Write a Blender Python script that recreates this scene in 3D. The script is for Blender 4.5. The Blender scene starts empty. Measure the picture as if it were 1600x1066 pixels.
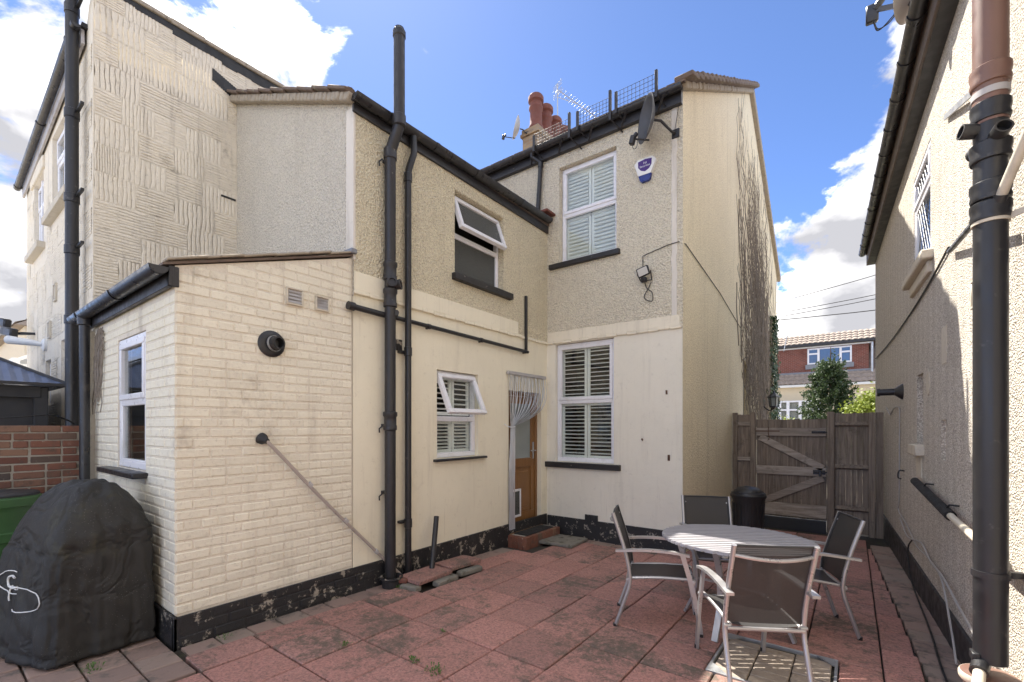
import bpy, bmesh, math, random
from mathutils import Vector, Matrix, noise
random.seed(11)
S = bpy.context.scene
COL = S.collection
R = math.radians

# ------------------------------------------------------------------ camera
cam = bpy.data.cameras.new('camera')
cam.sensor_width = 36.0
cam.lens = 36.0 * 710.2 / 1600.0
cam.shift_y = 0.0838
cam.clip_start = 0.05
cam.clip_end = 2000.0
camo = bpy.data.objects.new('camera', cam)
COL.objects.link(camo)
camo.location = (0, 0, 1.6)
camo.rotation_euler = (R(90), 0, R(36.87))
S.camera = camo

# ------------------------------------------------------------------ sun, sky, exposure
SUN = Vector((-0.615, 0.36, 1.0)).normalized()          # direction towards the sun
sl = bpy.data.lights.new('sun', 'SUN')
sl.energy = 2.0
sl.angle = R(0.5)
sl.color = (1.0, 0.94, 0.84)
so = bpy.data.objects.new('sun', sl)
COL.objects.link(so)
so.rotation_euler = (-SUN).to_track_quat('-Z', 'Y').to_euler()

W = bpy.data.worlds.new('World')
S.world = W
W.use_nodes = True
wn, wl = W.node_tree.nodes, W.node_tree.links
wn.clear()
wo = wn.new('ShaderNodeOutputWorld')
bg = wn.new('ShaderNodeBackground')
bg.inputs['Strength'].default_value = 0.11
wl.new(bg.outputs[0], wo.inputs[0])
sky = wn.new('ShaderNodeTexSky')
sky.sky_type = 'NISHITA'
sky.sun_disc = False
sky.sun_elevation = math.asin(SUN.z)
sky.sun_rotation = math.atan2(SUN.x, SUN.y)
sky.air_density = 0.21
sky.dust_density = 0.05
sky.ozone_density = 5.0
tc = wn.new('ShaderNodeTexCoord')


def wmath(op, a, b=None, c=None):
    n = wn.new('ShaderNodeMath')
    n.operation = op
    for i, v in enumerate((a, b, c)):
        if v is None:
            continue
        if isinstance(v, (int, float)):
            n.inputs[i].default_value = v
        else:
            wl.new(v, n.inputs[i])
    return n.outputs[0]


mp = wn.new('ShaderNodeMapping')
mp.inputs['Scale'].default_value = (4.2, 4.2, 6.6)
mp.inputs['Location'].default_value = (4.3, 1.7, 8.2)
wl.new(tc.outputs['Generated'], mp.inputs[0])
cn = wn.new('ShaderNodeTexNoise')
cn.inputs['Scale'].default_value = 1.0
cn.inputs['Detail'].default_value = 9
cn.inputs['Roughness'].default_value = 0.6
cn.inputs['Distortion'].default_value = 0.25
wl.new(mp.outputs[0], cn.inputs['Vector'])
tot = wmath('MULTIPLY_ADD', cn.outputs[0], 1.7, -0.35)
# broad banks of cloud and the clear stretch between them, by compass direction
for d, ro, ri, amp in (((.03, .905, .426), 15, 2, .15), ((-.02, .964, .25), 13, 3, .13), ((.28, .90, .33), 24, 5, .2),
                       ((-.90, .02, .42), 22, 4, .05), ((-.97, .10, .2), 24, 5, .10), ((-.74, .20, .64), 12, 3, .16),
                       ((-.5, .56, .66), 26, 5, -.3), ((-.17, .78, .60), 24, 6, -.34), ((-.07, .865, .50), 9, 3, -.26),
                       ((.1, .6, .79), 22, 5, -.2)):
    dn = wn.new('ShaderNodeVectorMath')
    dn.operation = 'DOT_PRODUCT'
    wl.new(tc.outputs['Generated'], dn.inputs[0])
    dn.inputs[1].default_value = Vector(d).normalized()
    mr = wn.new('ShaderNodeMapRange')
    mr.interpolation_type = 'SMOOTHSTEP'
    mr.inputs['From Min'].default_value = math.cos(R(ro))
    mr.inputs['From Max'].default_value = math.cos(R(ri))
    mr.inputs['To Min'].default_value = 0
    mr.inputs['To Max'].default_value = amp
    wl.new(dn.outputs['Value'], mr.inputs['Value'])
    tot = wmath('ADD', tot, mr.outputs[0])
cm = wn.new('ShaderNodeMapRange')
cm.interpolation_type = 'SMOOTHSTEP'
cm.inputs['From Min'].default_value = 0.455
cm.inputs['From Max'].default_value = 0.60
wl.new(tot, cm.inputs['Value'])
# shading inside the clouds
mp2 = wn.new('ShaderNodeMapping')
mp2.inputs['Scale'].default_value = (5, 5, 8)
mp2.inputs['Location'].default_value = (1.3, 5.7, 2.2)
wl.new(tc.outputs['Generated'], mp2.inputs[0])
cn2 = wn.new('ShaderNodeTexNoise')
cn2.inputs['Scale'].default_value = 1.0
cn2.inputs['Detail'].default_value = 9
wl.new(mp2.outputs[0], cn2.inputs['Vector'])
cr = wn.new('ShaderNodeValToRGB')
cr.color_ramp.elements[0].position = 0.36
cr.color_ramp.elements[0].color = (0.075, 0.075, 0.08, 1)
ce = cr.color_ramp.elements.new(0.52)
ce.color = (0.19, 0.187, 0.185, 1)
cr.color_ramp.elements[2].position = 0.76
cr.color_ramp.elements[2].color = (1.0, 0.965, 0.90, 1)
wl.new(cn2.outputs[0], cr.inputs[0])
cs = wn.new('ShaderNodeMix')
cs.data_type = 'RGBA'
cs.blend_type = 'MULTIPLY'
cs.inputs[0].default_value = 1.0
CLOUD = 13.5
cs.inputs[7].default_value = (CLOUD, CLOUD, CLOUD, 1)
wl.new(cr.outputs[0], cs.inputs[6])
mx = wn.new('ShaderNodeMix')
mx.data_type = 'RGBA'
wl.new(cm.outputs[0], mx.inputs[0])
wl.new(sky.outputs[0], mx.inputs[6])
wl.new(cs.outputs[2], mx.inputs[7])
wl.new(mx.outputs[2], bg.inputs['Color'])

S.view_settings.view_transform = 'Standard'
S.view_settings.look = 'None'
S.view_settings.exposure = 2.62
S.view_settings.gamma = 1.0
S.view_settings.use_curve_mapping = False
S.render.engine = 'CYCLES'
S.cycles.max_bounces = 6
S.cycles.diffuse_bounces = 4
S.cycles.transparent_max_bounces = 12
S.cycles.sample_clamp_indirect = 6.0

# ------------------------------------------------------------------ mesh helpers
WM = {}


class MB:
    def __init__(s):
        s.v, s.f = [], []

    def add(s, vs, fs):
        o = len(s.v)
        s.v += [tuple(v) for v in vs]
        s.f += [tuple(i + o for i in f) for f in fs]
        return s

    def mark(s):
        return len(s.v)

    def xf(s, m0, M):
        for i in range(m0, len(s.v)):
            s.v[i] = tuple(M @ Vector(s.v[i]))
        return s

    def box(s, x0, x1, y0, y1, z0, z1, c=0.0):
        x0, x1 = min(x0, x1), max(x0, x1)
        y0, y1 = min(y0, y1), max(y0, y1)
        z0, z1 = min(z0, z1), max(z0, z1)
        c = min(c, (x1 - x0) * .45, (y1 - y0) * .45, (z1 - z0) * .45)
        if c <= 0:
            return s.add([(x, y, z) for z in (z0, z1) for y in (y0, y1) for x in (x0, x1)],
                         [(0, 1, 3, 2), (4, 6, 7, 5), (0, 4, 5, 1), (2, 3, 7, 6), (0, 2, 6, 4), (1, 5, 7, 3)])
        vs, ix = [], {}
        for a in (0, 1):
            for b in (0, 1):
                for d in (0, 1):
                    X, Y, Z = (x0, x1)[a], (y0, y1)[b], (z0, z1)[d]
                    xi, yi, zi = X + (c, -c)[a], Y + (c, -c)[b], Z + (c, -c)[d]
                    for k, p in (('x', (X, yi, zi)), ('y', (xi, Y, zi)), ('z', (xi, yi, Z))):
                        ix[(a, b, d, k)] = len(vs)
                        vs.append(p)
        fs = []
        for a in (0, 1):
            fs.append([ix[(a, b, d, 'x')] for b, d in ((0, 0), (1, 0), (1, 1), (0, 1))])
            fs.append([ix[(b, a, d, 'y')] for b, d in ((0, 0), (1, 0), (1, 1), (0, 1))])
            fs.append([ix[(b, d, a, 'z')] for b, d in ((0, 0), (1, 0), (1, 1), (0, 1))])
            for b in (0, 1):
                fs.append([ix[(a, b, 0, 'x')], ix[(a, b, 1, 'x')], ix[(a, b, 1, 'y')], ix[(a, b, 0, 'y')]])
                fs.append([ix[(a, 0, b, 'x')], ix[(a, 1, b, 'x')], ix[(a, 1, b, 'z')], ix[(a, 0, b, 'z')]])
                fs.append([ix[(0, a, b, 'y')], ix[(1, a, b, 'y')], ix[(1, a, b, 'z')], ix[(0, a, b, 'z')]])
                for d in (0, 1):
                    fs.append([ix[(a, b, d, k)] for k in 'xyz'])
        return s.add(vs, fs)

    def bar(s, p, q, w, t, up=(0, 0, 1), c=0.0):
        """box beam from p to q, w wide (sideways) and t thick (along up)"""
        p, q = Vector(p), Vector(q)
        d = q - p
        L = d.length
        d.normalize()
        u = Vector(up)
        side = d.cross(u)
        if side.length < 1e-4:
            side = d.cross(Vector((1, 0, 0)))
        side.normalize()
        u = side.cross(d)
        m = s.mark()
        s.box(-w / 2, w / 2, 0, L, -t / 2, t / 2, c)
        M = Matrix((side, d, u)).transposed().to_4x4()
        M.translation = p
        return s.xf(m, M)

    def tube(s, pts, r, n=8, caps=True):
        pts = [Vector(p) for p in pts]
        k = len(pts)
        rs = r if isinstance(r, (list, tuple)) else [r] * k
        t0 = (pts[1] - pts[0]).normalized()
        a = t0.cross(Vector((0, 0, 1)))
        if a.length < 1e-3:
            a = t0.cross(Vector((1, 0, 0)))
        a.normalize()
        vs, fs = [], []
        for i, p in enumerate(pts):
            if i == 0:
                t = t0
            elif i == k - 1:
                t = (pts[i] - pts[i - 1]).normalized()
            else:
                t = ((pts[i] - pts[i - 1]).normalized() + (pts[i + 1] - pts[i]).normalized())
                t = t.normalized() if t.length > 1e-6 else (pts[i + 1] - pts[i]).normalized()
            a = a - t * a.dot(t)
            a.normalize()
            b = t.cross(a)
            for j in range(n):
                g = 2 * math.pi * j / n
                vs.append(p + (a * math.cos(g) + b * math.sin(g)) * rs[i])
        for i in range(k - 1):
            for j in range(n):
                j2 = (j + 1) % n
                fs.append((i * n + j, i * n + j2, (i + 1) * n + j2, (i + 1) * n + j))
        if caps:
            fs.append(tuple(range(n))[::-1])
            fs.append(tuple((k - 1) * n + j for j in range(n)))
        return s.add(vs, fs)

    def cyl(s, p, q, r, n=16, r2=None):
        return s.tube([p, q], [r, r if r2 is None else r2], n)

    def lathe(s, prof, n=24, M=None):
        m = s.mark()
        vs, fs = [], []
        for (r, z) in prof:
            for j in range(n):
                g = 2 * math.pi * j / n
                vs.append((r * math.cos(g), r * math.sin(g), z))
        for i in range(len(prof) - 1):
            for j in range(n):
                j2 = (j + 1) % n
                fs.append((i * n + j, i * n + j2, (i + 1) * n + j2, (i + 1) * n + j))
        if prof[0][0] > 1e-4:
            fs.append(tuple(range(n))[::-1])
        if prof[-1][0] > 1e-4:
            fs.append(tuple((len(prof) - 1) * n + j for j in range(n)))
        s.add(vs, fs)
        if M is not None:
            s.xf(m, M)
        return s

    def prism(s, poly, ext):
        k = len(poly)
        e = Vector(ext)
        vs = [Vector(p) for p in poly] + [Vector(p) + e for p in poly]
        fs = [tuple(range(k))[::-1], tuple(range(k, 2 * k))]
        fs += [(i, (i + 1) % k, (i + 1) % k + k, i + k) for i in range(k)]
        return s.add(vs, fs)

    def quad(s, *p):
        return s.add(p, [tuple(range(len(p)))])

    def mesh(s, name, mat, smooth=True, recenter=False, angle=38):
        off = Vector((0, 0, 0))
        vs = s.v
        if recenter and vs:
            xs, ys, zs = zip(*vs)
            off = Vector(((min(xs) + max(xs)) / 2, (min(ys) + max(ys)) / 2, min(zs)))
            vs = [(a - off.x, b - off.y, c - off.z) for a, b, c in vs]
        me = bpy.data.meshes.new(name)
        me.from_pydata(vs, [], s.f)
        bm = bmesh.new()
        bm.from_mesh(me)
        bmesh.ops.recalc_face_normals(bm, faces=bm.faces)
        bm.to_mesh(me)
        bm.free()
        if smooth:
            me.polygons.foreach_set('use_smooth', [True] * len(me.polygons))
            me.set_sharp_from_angle(angle=R(angle))
        me.materials.append(mat)
        return me, off

    def build(s, name, mat, parent=None, M=None, smooth=True, angle=38, **tags):
        me, off = s.mesh(name, mat, smooth, True, angle)
        return inst(name, me, (M or Matrix()) @ Matrix.Translation(off), parent, **tags)


def inst(name, me, M, parent=None, **tags):
    o = bpy.data.objects.new(name, me)
    COL.objects.link(o)
    if parent is not None:
        o.parent = parent
        o.matrix_parent_inverse = WM[parent.name].inverted()
    o.matrix_basis = M
    WM[o.name] = M.copy()
    for k, v in tags.items():
        o[k] = v
    return o


def thing(name, loc, label, category, group=None, M=None):
    o = bpy.data.objects.new(name, None)
    COL.objects.link(o)
    o.empty_display_size = .1
    o.matrix_basis = M if M is not None else Matrix.Translation(loc)
    WM[o.name] = o.matrix_basis.copy()
    o['label'] = label
    o['category'] = category
    if group:
        o['group'] = group
    return o


def copy_thing(src, M, label):
    """copy of a thing with its parts and sub-parts, placed at M"""
    D = M @ WM[src.name].inverted()

    def rec(o, par):
        c = o.copy()
        COL.objects.link(c)
        WM[c.name] = D @ WM[o.name]
        if par is not None:
            c.parent = par
            c.matrix_parent_inverse = WM[par.name].inverted()
        c.matrix_basis = WM[c.name]
        for ch in [x for x in bpy.data.objects if x.parent == o]:
            rec(ch, c)
        return c
    c = rec(src, None)
    c['label'] = label
    return c


def bx(mb, P, u0, u1, v0, v1, w0, w1, c=0.0):
    a, b = P(u0, v0, w0), P(u1, v1, w1)
    return mb.box(a[0], b[0], a[1], b[1], a[2], b[2], c)


def wall(mb, P, u0, u1, v0, v1, ops=(), depth=.12, vtop=None):
    """sheet of wall with openings (u0,u1,v0,v1) and their reveals"""
    us = sorted({u0, u1, *[o[0] for o in ops], *[o[1] for o in ops]})
    vs = sorted({v0, v1, *[o[2] for o in ops], *[o[3] for o in ops]})
    us = [u for u in us if u0 <= u <= u1]
    vs = [v for v in vs if v0 <= v <= v1]
    for i in range(len(us) - 1):
        for j in range(len(vs) - 1):
            cu, cv = (us[i] + us[i + 1]) / 2, (vs[j] + vs[j + 1]) / 2
            if any(o[0] < cu < o[1] and o[2] < cv < o[3] for o in ops):
                continue
            mb.quad(P(us[i], vs[j], 0), P(us[i + 1], vs[j], 0), P(us[i + 1], vs[j + 1], 0), P(us[i], vs[j + 1], 0))
    for a, b, c, d in ops:
        mb.quad(P(a, c, 0), P(a, d, 0), P(a, d, depth), P(a, c, depth))
        mb.quad(P(b, c, 0), P(b, d, 0), P(b, d, depth), P(b, c, depth))
        mb.quad(P(a, d, 0), P(b, d, 0), P(b, d, depth), P(a, d, depth))
        mb.quad(P(a, c, 0), P(b, c, 0), P(b, c, depth), P(a, c, depth))
    return mb


def smooth_path(pts, k=6):
    """Catmull-Rom through the points"""
    P_ = [Vector(p) for p in pts]
    P_ = [P_[0] * 2 - P_[1]] + P_ + [P_[-1] * 2 - P_[-2]]
    out = []
    for i in range(1, len(P_) - 2):
        a, b, c, d = P_[i - 1:i + 3]
        for j in range(k):
            t = j / k
            out.append(.5 * ((2 * b) + (c - a) * t + (2 * a - 5 * b + 4 * c - d) * t * t + (3 * b - a - 3 * c + d) * t ** 3))
    out.append(P_[-2])
    return out


def frame_to(z, up=(0, 0, 1)):
    """matrix whose z axis points along z"""
    z = Vector(z).normalized()
    x = Vector(up).cross(z)
    if x.length < 1e-4:
        x = Vector((1, 0, 0))
    x.normalize()
    return Matrix((x, z.cross(x), z)).transposed().to_4x4()


T = Matrix.Translation
SLOPE = 0.02


def gz(y):
    return -SLOPE * (y - 1.15)


def stand(x, y, rz=0, dz=0):
    """matrix of something standing on the sloping patio"""
    return T((x, y, gz(y) + dz)) @ Matrix.Rotation(-math.atan(SLOPE), 4, 'X') @ Matrix.Rotation(rz, 4, 'Z')


# ------------------------------------------------------------------ material helpers
class NG:
    def __init__(s, name):
        s.m = bpy.data.materials.new(name)
        s.m.use_nodes = True
        s.t = s.m.node_tree
        s.t.nodes.clear()
        s.o = s.t.nodes.new('ShaderNodeOutputMaterial')

    def n(s, ty, **kw):
        x = s.t.nodes.new(ty)
        for k, v in kw.items():
            setattr(x, k, v)
        return x

    def st(s, sock, v):
        if v is None:
            return
        if hasattr(v, 'is_linked') or hasattr(v, 'links'):
            s.t.links.new(v, sock)
        elif isinstance(v, (tuple, list)):
            sock.default_value = tuple(v) + ((1,) if len(v) == 3 and len(sock.default_value) == 4 else ())
        else:
            sock.default_value = v

    def pos(s, sc=(1, 1, 1), obj=False):
        if obj:
            c = s.n('ShaderNodeTexCoord').outputs['Object']
        else:
            c = s.n('ShaderNodeNewGeometry').outputs['Position']
        m = s.n('ShaderNodeMapping')
        s.st(m.inputs['Scale'], sc)
        s.t.links.new(c, m.inputs[0])
        return m.outputs[0]

    def noise(s, scale, detail=4, rough=.55, vec=None, dist=0, out=0):
        x = s.n('ShaderNodeTexNoise')
        s.st(x.inputs['Scale'], scale)
        s.st(x.inputs['Detail'], detail)
        s.st(x.inputs['Roughness'], rough)
        s.st(x.inputs['Distortion'], dist)
        s.t.links.new(vec if vec is not None else s.pos(), x.inputs['Vector'])
        return x.outputs[out]

    def vor(s, scale, vec=None, feature='F1', out='Distance', rnd=1.0):
        x = s.n('ShaderNodeTexVoronoi', feature=feature)
        s.st(x.inputs['Scale'], scale)
        s.st(x.inputs['Randomness'], rnd)
        s.t.links.new(vec if vec is not None else s.pos(), x.inputs['Vector'])
        return x.outputs[out]

    def step(s, v, a, b, lo=0., hi=1.):
        x = s.n('ShaderNodeMapRange')
        x.interpolation_type = 'SMOOTHSTEP'
        for k, q in (('From Min', a), ('From Max', b), ('To Min', lo), ('To Max', hi)):
            x.inputs[k].default_value = q
        s.st(x.inputs['Value'], v)
        return x.outputs[0]

    def mix(s, f, a, b, mode='MIX'):
        x = s.n('ShaderNodeMix', data_type='RGBA', blend_type=mode)
        s.st(x.inputs[0], f)
        s.st(x.inputs[6], a)
        s.st(x.inputs[7], b)
        return x.outputs[2]

    def ma(s, op, a, b=None):
        x = s.n('ShaderNodeMath', operation=op)
        s.st(x.inputs[0], a)
        s.st(x.inputs[1], b)
        return x.outputs[0]

    def rnd(s):
        return s.n('ShaderNodeObjectInfo').outputs['Random']

    def ramp(s, f, stops):
        x = s.n('ShaderNodeValToRGB')
        e = x.color_ramp.elements
        while len(e) < len(stops):
            e.new(.5)
        for i, (p, c) in enumerate(stops):
            e[i].position = p
            e[i].color = tuple(c) + (1,)
        s.st(x.inputs[0], f)
        return x.outputs[0]

    def bump(s, h, dist=.01, strength=1., nrm=None):
        x = s.n('ShaderNodeBump')
        x.inputs['Strength'].default_value = strength
        x.inputs['Distance'].default_value = dist
        s.st(x.inputs['Height'], h)
        s.st(x.inputs['Normal'], nrm)
        return x.outputs[0]

    def out(s, col, rough=.6, nrm=None, metal=0., spec=.5):
        b = s.n('ShaderNodeBsdfPrincipled')
        s.st(b.inputs['Base Color'], col)
        s.st(b.inputs['Roughness'], rough)
        s.st(b.inputs['Metallic'], metal)
        s.st(b.inputs['Specular IOR Level'], spec)
        s.st(b.inputs['Normal'], nrm)
        s.t.links.new(b.outputs[0], s.o.inputs[0])
        s.b = b
        return s.m


def plain(name, c, rough=.5, metal=0., var=.25, vscale=6., bump=.0, bscale=60., dirt=None, dscale=3., dr=(.55, .75)):
    g = NG(name)
    n1 = g.noise(vscale, 5)
    col = g.mix(n1, tuple(x * (1 - var) for x in c), tuple(min(1, x * (1 + var)) for x in c))
    if dirt:
        col = g.mix(g.step(g.noise(dscale, 6, .62), dr[0], dr[1]), col, dirt)
    nr = g.bump(g.noise(bscale, 3), .01, bump) if bump else None
    rg = g.step(g.noise(vscale * 2, 4), .3, .7, max(.02, rough - .1), min(1, rough + .1))
    return g.out(col, rg, nr, metal)


def wallmat(name, c, dirt, kind, streak=.35, blotch=.3, per=False):
    g = NG(name)
    p = g.pos()
    col = g.mix(g.noise(1.1, 5, .6), tuple(x * .88 for x in c), tuple(min(.95, x * 1.08) for x in c))
    st = g.noise(1.0, 5, .65, vec=g.pos((7, 7, .55)))
    col = g.mix(g.ma('MULTIPLY', g.step(st, .52, .74), streak), col, dirt)
    bl = g.noise(2.6, 8, .7)
    col = g.mix(g.ma('MULTIPLY', g.step(bl, .56, .74), blotch), col, dirt)
    if per:
        col = g.mix(g.step(g.rnd(), 0, 1, 0, .16), col, dirt)
    nr = None
    if kind == 'smooth':
        col = g.mix(g.step(g.noise(12, 7, .75), .56, .70, 0., .22), col, dirt)
        col = g.mix(g.step(g.noise(1., 6, .7, vec=g.pos((22, 22, 1.3))), .60, .72, 0., .3), col, dirt)
        nr = g.bump(g.noise(5, 4), .02, .25)
        nr = g.bump(g.noise(70, 4, .6), .004, .35, nr)
    elif kind in ('rough', 'roughsoft'):
        h = g.noise(52, 4, .65)
        h2 = g.vor(42)
        hh = g.ma('ADD', h, g.ma('MULTIPLY', h2, .8))
        nr = g.bump(hh, .03, 1.0 if kind == 'rough' else .35)
        # stones and pits of the dash: relief shading put into colour, plus dirt in the hollows
        col = g.mix(g.step(h, .38, .55, .52, 0.), col, tuple(x * .9 for x in dirt))
        col = g.mix(g.step(g.noise(66, 3, .6), .54, .64, 0., .45), col, tuple(min(.92, x * 1.12) for x in c))
    elif kind == 'comb':
        nr = g.bump(g.noise(34, 5, .65), .010, .75)
        col = g.mix(g.step(g.noise(30, 5, .7), .54, .68, 0., .3), col, dirt)
    return g.out(col, .85, nr, spec=.25)


M_ = {}  # wall tones vary by facing: bounced warmth and grey skylight partly put into colour
M_['render'] = wallmat('painted_render', (.85, .79, .62), (.42, .36, .28), 'smooth', .22, .16)
M_['render_b'] = wallmat('painted_render_sky_tone', (.80, .755, .64), (.42, .38, .33), 'smooth', .2, .15)
M_['rough'] = wallmat('roughcast_cream', (.88, .79, .575), (.55, .46, .32), 'rough', .3, .25)
M_['rough_b'] = wallmat('roughcast_sky_tone', (.87, .795, .63), (.54, .47, .36), 'rough', .3, .2)
M_['rough_g'] = wallmat('roughcast_sky_tone_grey', (.78, .72, .60), (.48, .43, .35), 'rough', .25, .3)
M_['gable'] = wallmat('roughcast_ochre', (.88, .775, .555), (.47, .39, .26), 'roughsoft', .35, .25)
M_['comb'] = wallmat('combed_render', (.80, .73, .60), (.30, .255, .20), 'comb', .4, .6)
M_['pbrick'] = wallmat('painted_brick', (.85, .795, .645), (.40, .34, .27), 'comb', .3, .5, True)
M_['pmortar'] = wallmat('painted_mortar', (.76, .69, .57), (.30, .25, .19), 'comb', .3, .5)
M_['band'] = wallmat('smooth_band_paint', (.82, .75, .60), (.36, .31, .24), 'smooth', .3, .3)
M_['strip'] = wallmat('render_repair', (.70, .65, .57), (.36, .32, .26), 'smooth', .4, .4)
M_['stone'] = wallmat('concrete_sill', (.62, .56, .46), (.3, .27, .2), 'comb')

g = NG('pebbledash')
v1 = g.vor(88, out='Color')
sepc = g.n('ShaderNodeSeparateColor')
g.t.links.new(v1, sepc.inputs[0])
col = g.ramp(sepc.outputs[0], [(0, (.26, .23, .20)), (.2, (.58, .53, .46)), (.5, (.74, .69, .61)), (.8, (.82, .78, .72)), (1, (.66, .58, .47))])
vd = g.vor(88)
col = g.mix(g.step(vd, .40, .68), col, (.46, .41, .34))
col = g.mix(g.step(g.noise(.9, 5, .65), .55, .75, 0, .35), col, (.34, .30, .24))
nr = g.bump(g.ma('SUBTRACT', 1.0, vd), .012, .9)
M_['pebble'] = g.out(col, .85, nr, spec=.3)

g = NG('plinth_black_paint')
a = g.noise(9, 9, .72)
col = g.mix(g.step(a, .55, .61), (.022, .021, .022), (.36, .32, .26))
col = g.mix(g.step(g.noise(3, 6, .6), .55, .8, 0, .6), col, (.06, .06, .055))
M_['plinth'] = g.out(col, .6, g.bump(a, .02, .6))

M_['black'] = plain('black_plastic', (.022, .022, .024), .38, var=.3, dirt=(.09, .085, .08), dscale=14, dr=(.6, .8))
M_['iron'] = plain('black_painted_iron', (.025, .024, .026), .42, var=.3, bump=.25, bscale=30, dirt=(.20, .18, .16), dscale=22, dr=(.66, .76))
M_['gutter'] = plain('gutter_plastic', (.03, .03, .033), .35, var=.35, dirt=(.11, .10, .085), dscale=7, dr=(.55, .8))
M_['upvc'] = plain('white_plastic', (.80, .80, .83), .35, var=.03, dirt=(.70, .69, .67), dscale=4, dr=(.5, .8))
M_['louvre'] = plain('shutter_paint', (.86, .87, .83), .4, var=.05)
M_['dark'] = plain('dark_interior', (.03, .03, .03), .8)
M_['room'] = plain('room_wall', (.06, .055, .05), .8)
M_['blacksill'] = plain('black_sill_paint', (.022, .021, .021), .5, bump=.5, bscale=18, dirt=(.42, .38, .32), dscale=16, dr=(.655, .70))
M_['tile'] = plain('roof_tile', (.15, .11, .085), .85, var=.4, vscale=9, bump=.5, bscale=30, dirt=(.26, .24, .16), dscale=8)
M_['tile_far'] = plain('roof_tile_light', (.30, .245, .20), .8, var=.4, vscale=5)
M_['mortar'] = plain('mortar', (.34, .30, .24), .9, var=.3, bump=.6, bscale=40, dirt=(.16, .14, .11), dscale=12)
M_['verge'] = plain('verge_mortar', (.36, .31, .24), .9, var=.35, vscale=14, bump=.8, bscale=25, dirt=(.10, .09, .07), dscale=14)
M_['alu'] = plain('silver_tube', (.42, .41, .41), .36, .55, var=.08)
M_['galv'] = plain('galvanised_metal', (.45, .46, .47), .45, .7, var=.2)
M_['slatt'] = plain('weathered_table_slat', (.36, .35, .37), .55, var=.15, vscale=22, dirt=(.35, .34, .34), dscale=9)
M_['lead'] = plain('lead_flashing', (.22, .23, .25), .5, .3, var=.2)
M_['bitumen'] = plain('bitumen', (.018, .018, .019), .55, bump=.6, bscale=25)
M_['clay'] = plain('terracotta', (.17, .055, .036), .75, var=.25, vscale=9, dirt=(.13, .07, .05), dscale=7)
M_['fascia'] = plain('brown_fascia', (.10, .075, .06), .6, var=.25, dirt=(.28, .24, .2), dscale=9, dr=(.66, .76))
M_['clayp'] = plain('brown_clay_pipe', (.19, .105, .078), .45, var=.2, dirt=(.45, .38, .32), dscale=24, dr=(.66, .74))
M_['beige'] = plain('beige_plastic', (.62, .56, .45), .5, var=.1, dirt=(.36, .32, .25))
M_['creamp'] = plain('cream_painted_pipe', (.40, .34, .30), .5, var=.12, dirt=(.3, .25, .2), dscale=12)
M_['greyp'] = plain('grey_plastic', (.45, .43, .42), .5, var=.12, dirt=(.25, .22, .2))
M_['green'] = plain('green_plastic', (.055, .13, .045), .45, var=.15, dirt=(.09, .13, .08))
M_['blue'] = plain('blue_sheet_metal', (.12, .155, .25), .4, .2, var=.12)
M_['bluep'] = plain('blue_plastic', (.012, .03, .20), .3, var=.1)
M_['purple'] = plain('purple_print', (.055, .016, .18), .4, var=.1)
M_['white'] = plain('white_paint', (.78, .78, .76), .45, var=.05)
M_['dgrey'] = plain('dark_grey_board', (.035, .035, .037), .55, var=.25)
M_['dish'] = plain('dish_grey', (.07, .07, .072), .45, var=.15)
M_['dishl'] = plain('dish_pale', (.55, .53, .48), .5, var=.1)
M_['cable'] = plain('grey_cable', (.42, .40, .38), .5, var=.1)
M_['bcable'] = plain('black_cable', (.02, .02, .02), .5)
M_['soil'] = plain('soil_joint', (.045, .038, .03), .95, var=.4, vscale=20, bump=.5, dirt=(.06, .075, .025), dscale=5)
M_['ground'] = plain('bounce_ground', (.36, .32, .26), .95, var=.3, vscale=3, bump=.4)  # assumed surface, made pale to bounce light into the shaded yard
M_['asphalt'] = plain('asphalt', (.05, .05, .052), .9, var=.2, bump=.3)
M_['conc'] = plain('concrete', (.30, .275, .24), .9, var=.25, vscale=8, bump=.4, dirt=(.13, .12, .10), dscale=4)
M_['kerb'] = plain('mossy_concrete', (.21, .195, .165), .95, var=.35, vscale=18, bump=.7, bscale=35, dirt=(.085, .085, .055), dscale=8, dr=(.5, .68))
M_['mat'] = plain('rubber_mat', (.02, .02, .02), .9, bump=1., bscale=90)
M_['tan'] = plain('tan_block', (.34, .285, .235), .9, var=.25, vscale=30, bump=.5, dirt=(.2, .16, .11), dscale=9)
M_['garden'] = plain('far_wall_cream', (.68, .58, .42), .85, var=.06)
M_['twig'] = plain('dead_stem', (.25, .215, .18), .95, var=.4, vscale=12)
M_['bark'] = plain('bark', (.11, .08, .06), .95, var=.3)

g = NG('glass')
fr = g.n('ShaderNodeLayerWeight')
fr.inputs[0].default_value = .5
tr = g.n('ShaderNodeBsdfTransparent')
tr.inputs[0].default_value = (.95, .97, .96, 1)
gl = g.n('ShaderNodeBsdfGlossy')
gl.inputs['Roughness'].default_value = .015
g.st(gl.inputs['Normal'], g.bump(g.noise(2.5, 2), .01, .06))
ms = g.n('ShaderNodeMixShader')
g.st(ms.inputs[0], g.ma('ADD', g.ma('MULTIPLY', g.ma('POWER', fr.outputs['Facing'], 5.0), .9), .055))
g.t.links.new(tr.outputs[0], ms.inputs[1])
g.t.links.new(gl.outputs[0], ms.inputs[2])
g.t.links.new(ms.outputs[0], g.o.inputs[0])
M_['glass'] = g.m

g = NG('obscure_glass')
h = g.vor(130)
M_['frost'] = g.out(g.mix(g.noise(60, 3), (.035, .037, .034), (.10, .105, .095)), .22, g.bump(h, .006, .9))

g = NG('door_glass')
M_['doorglass'] = g.out(g.mix(g.noise(3, 2), (.22, .25, .24), (.33, .36, .35)), .2)

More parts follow.
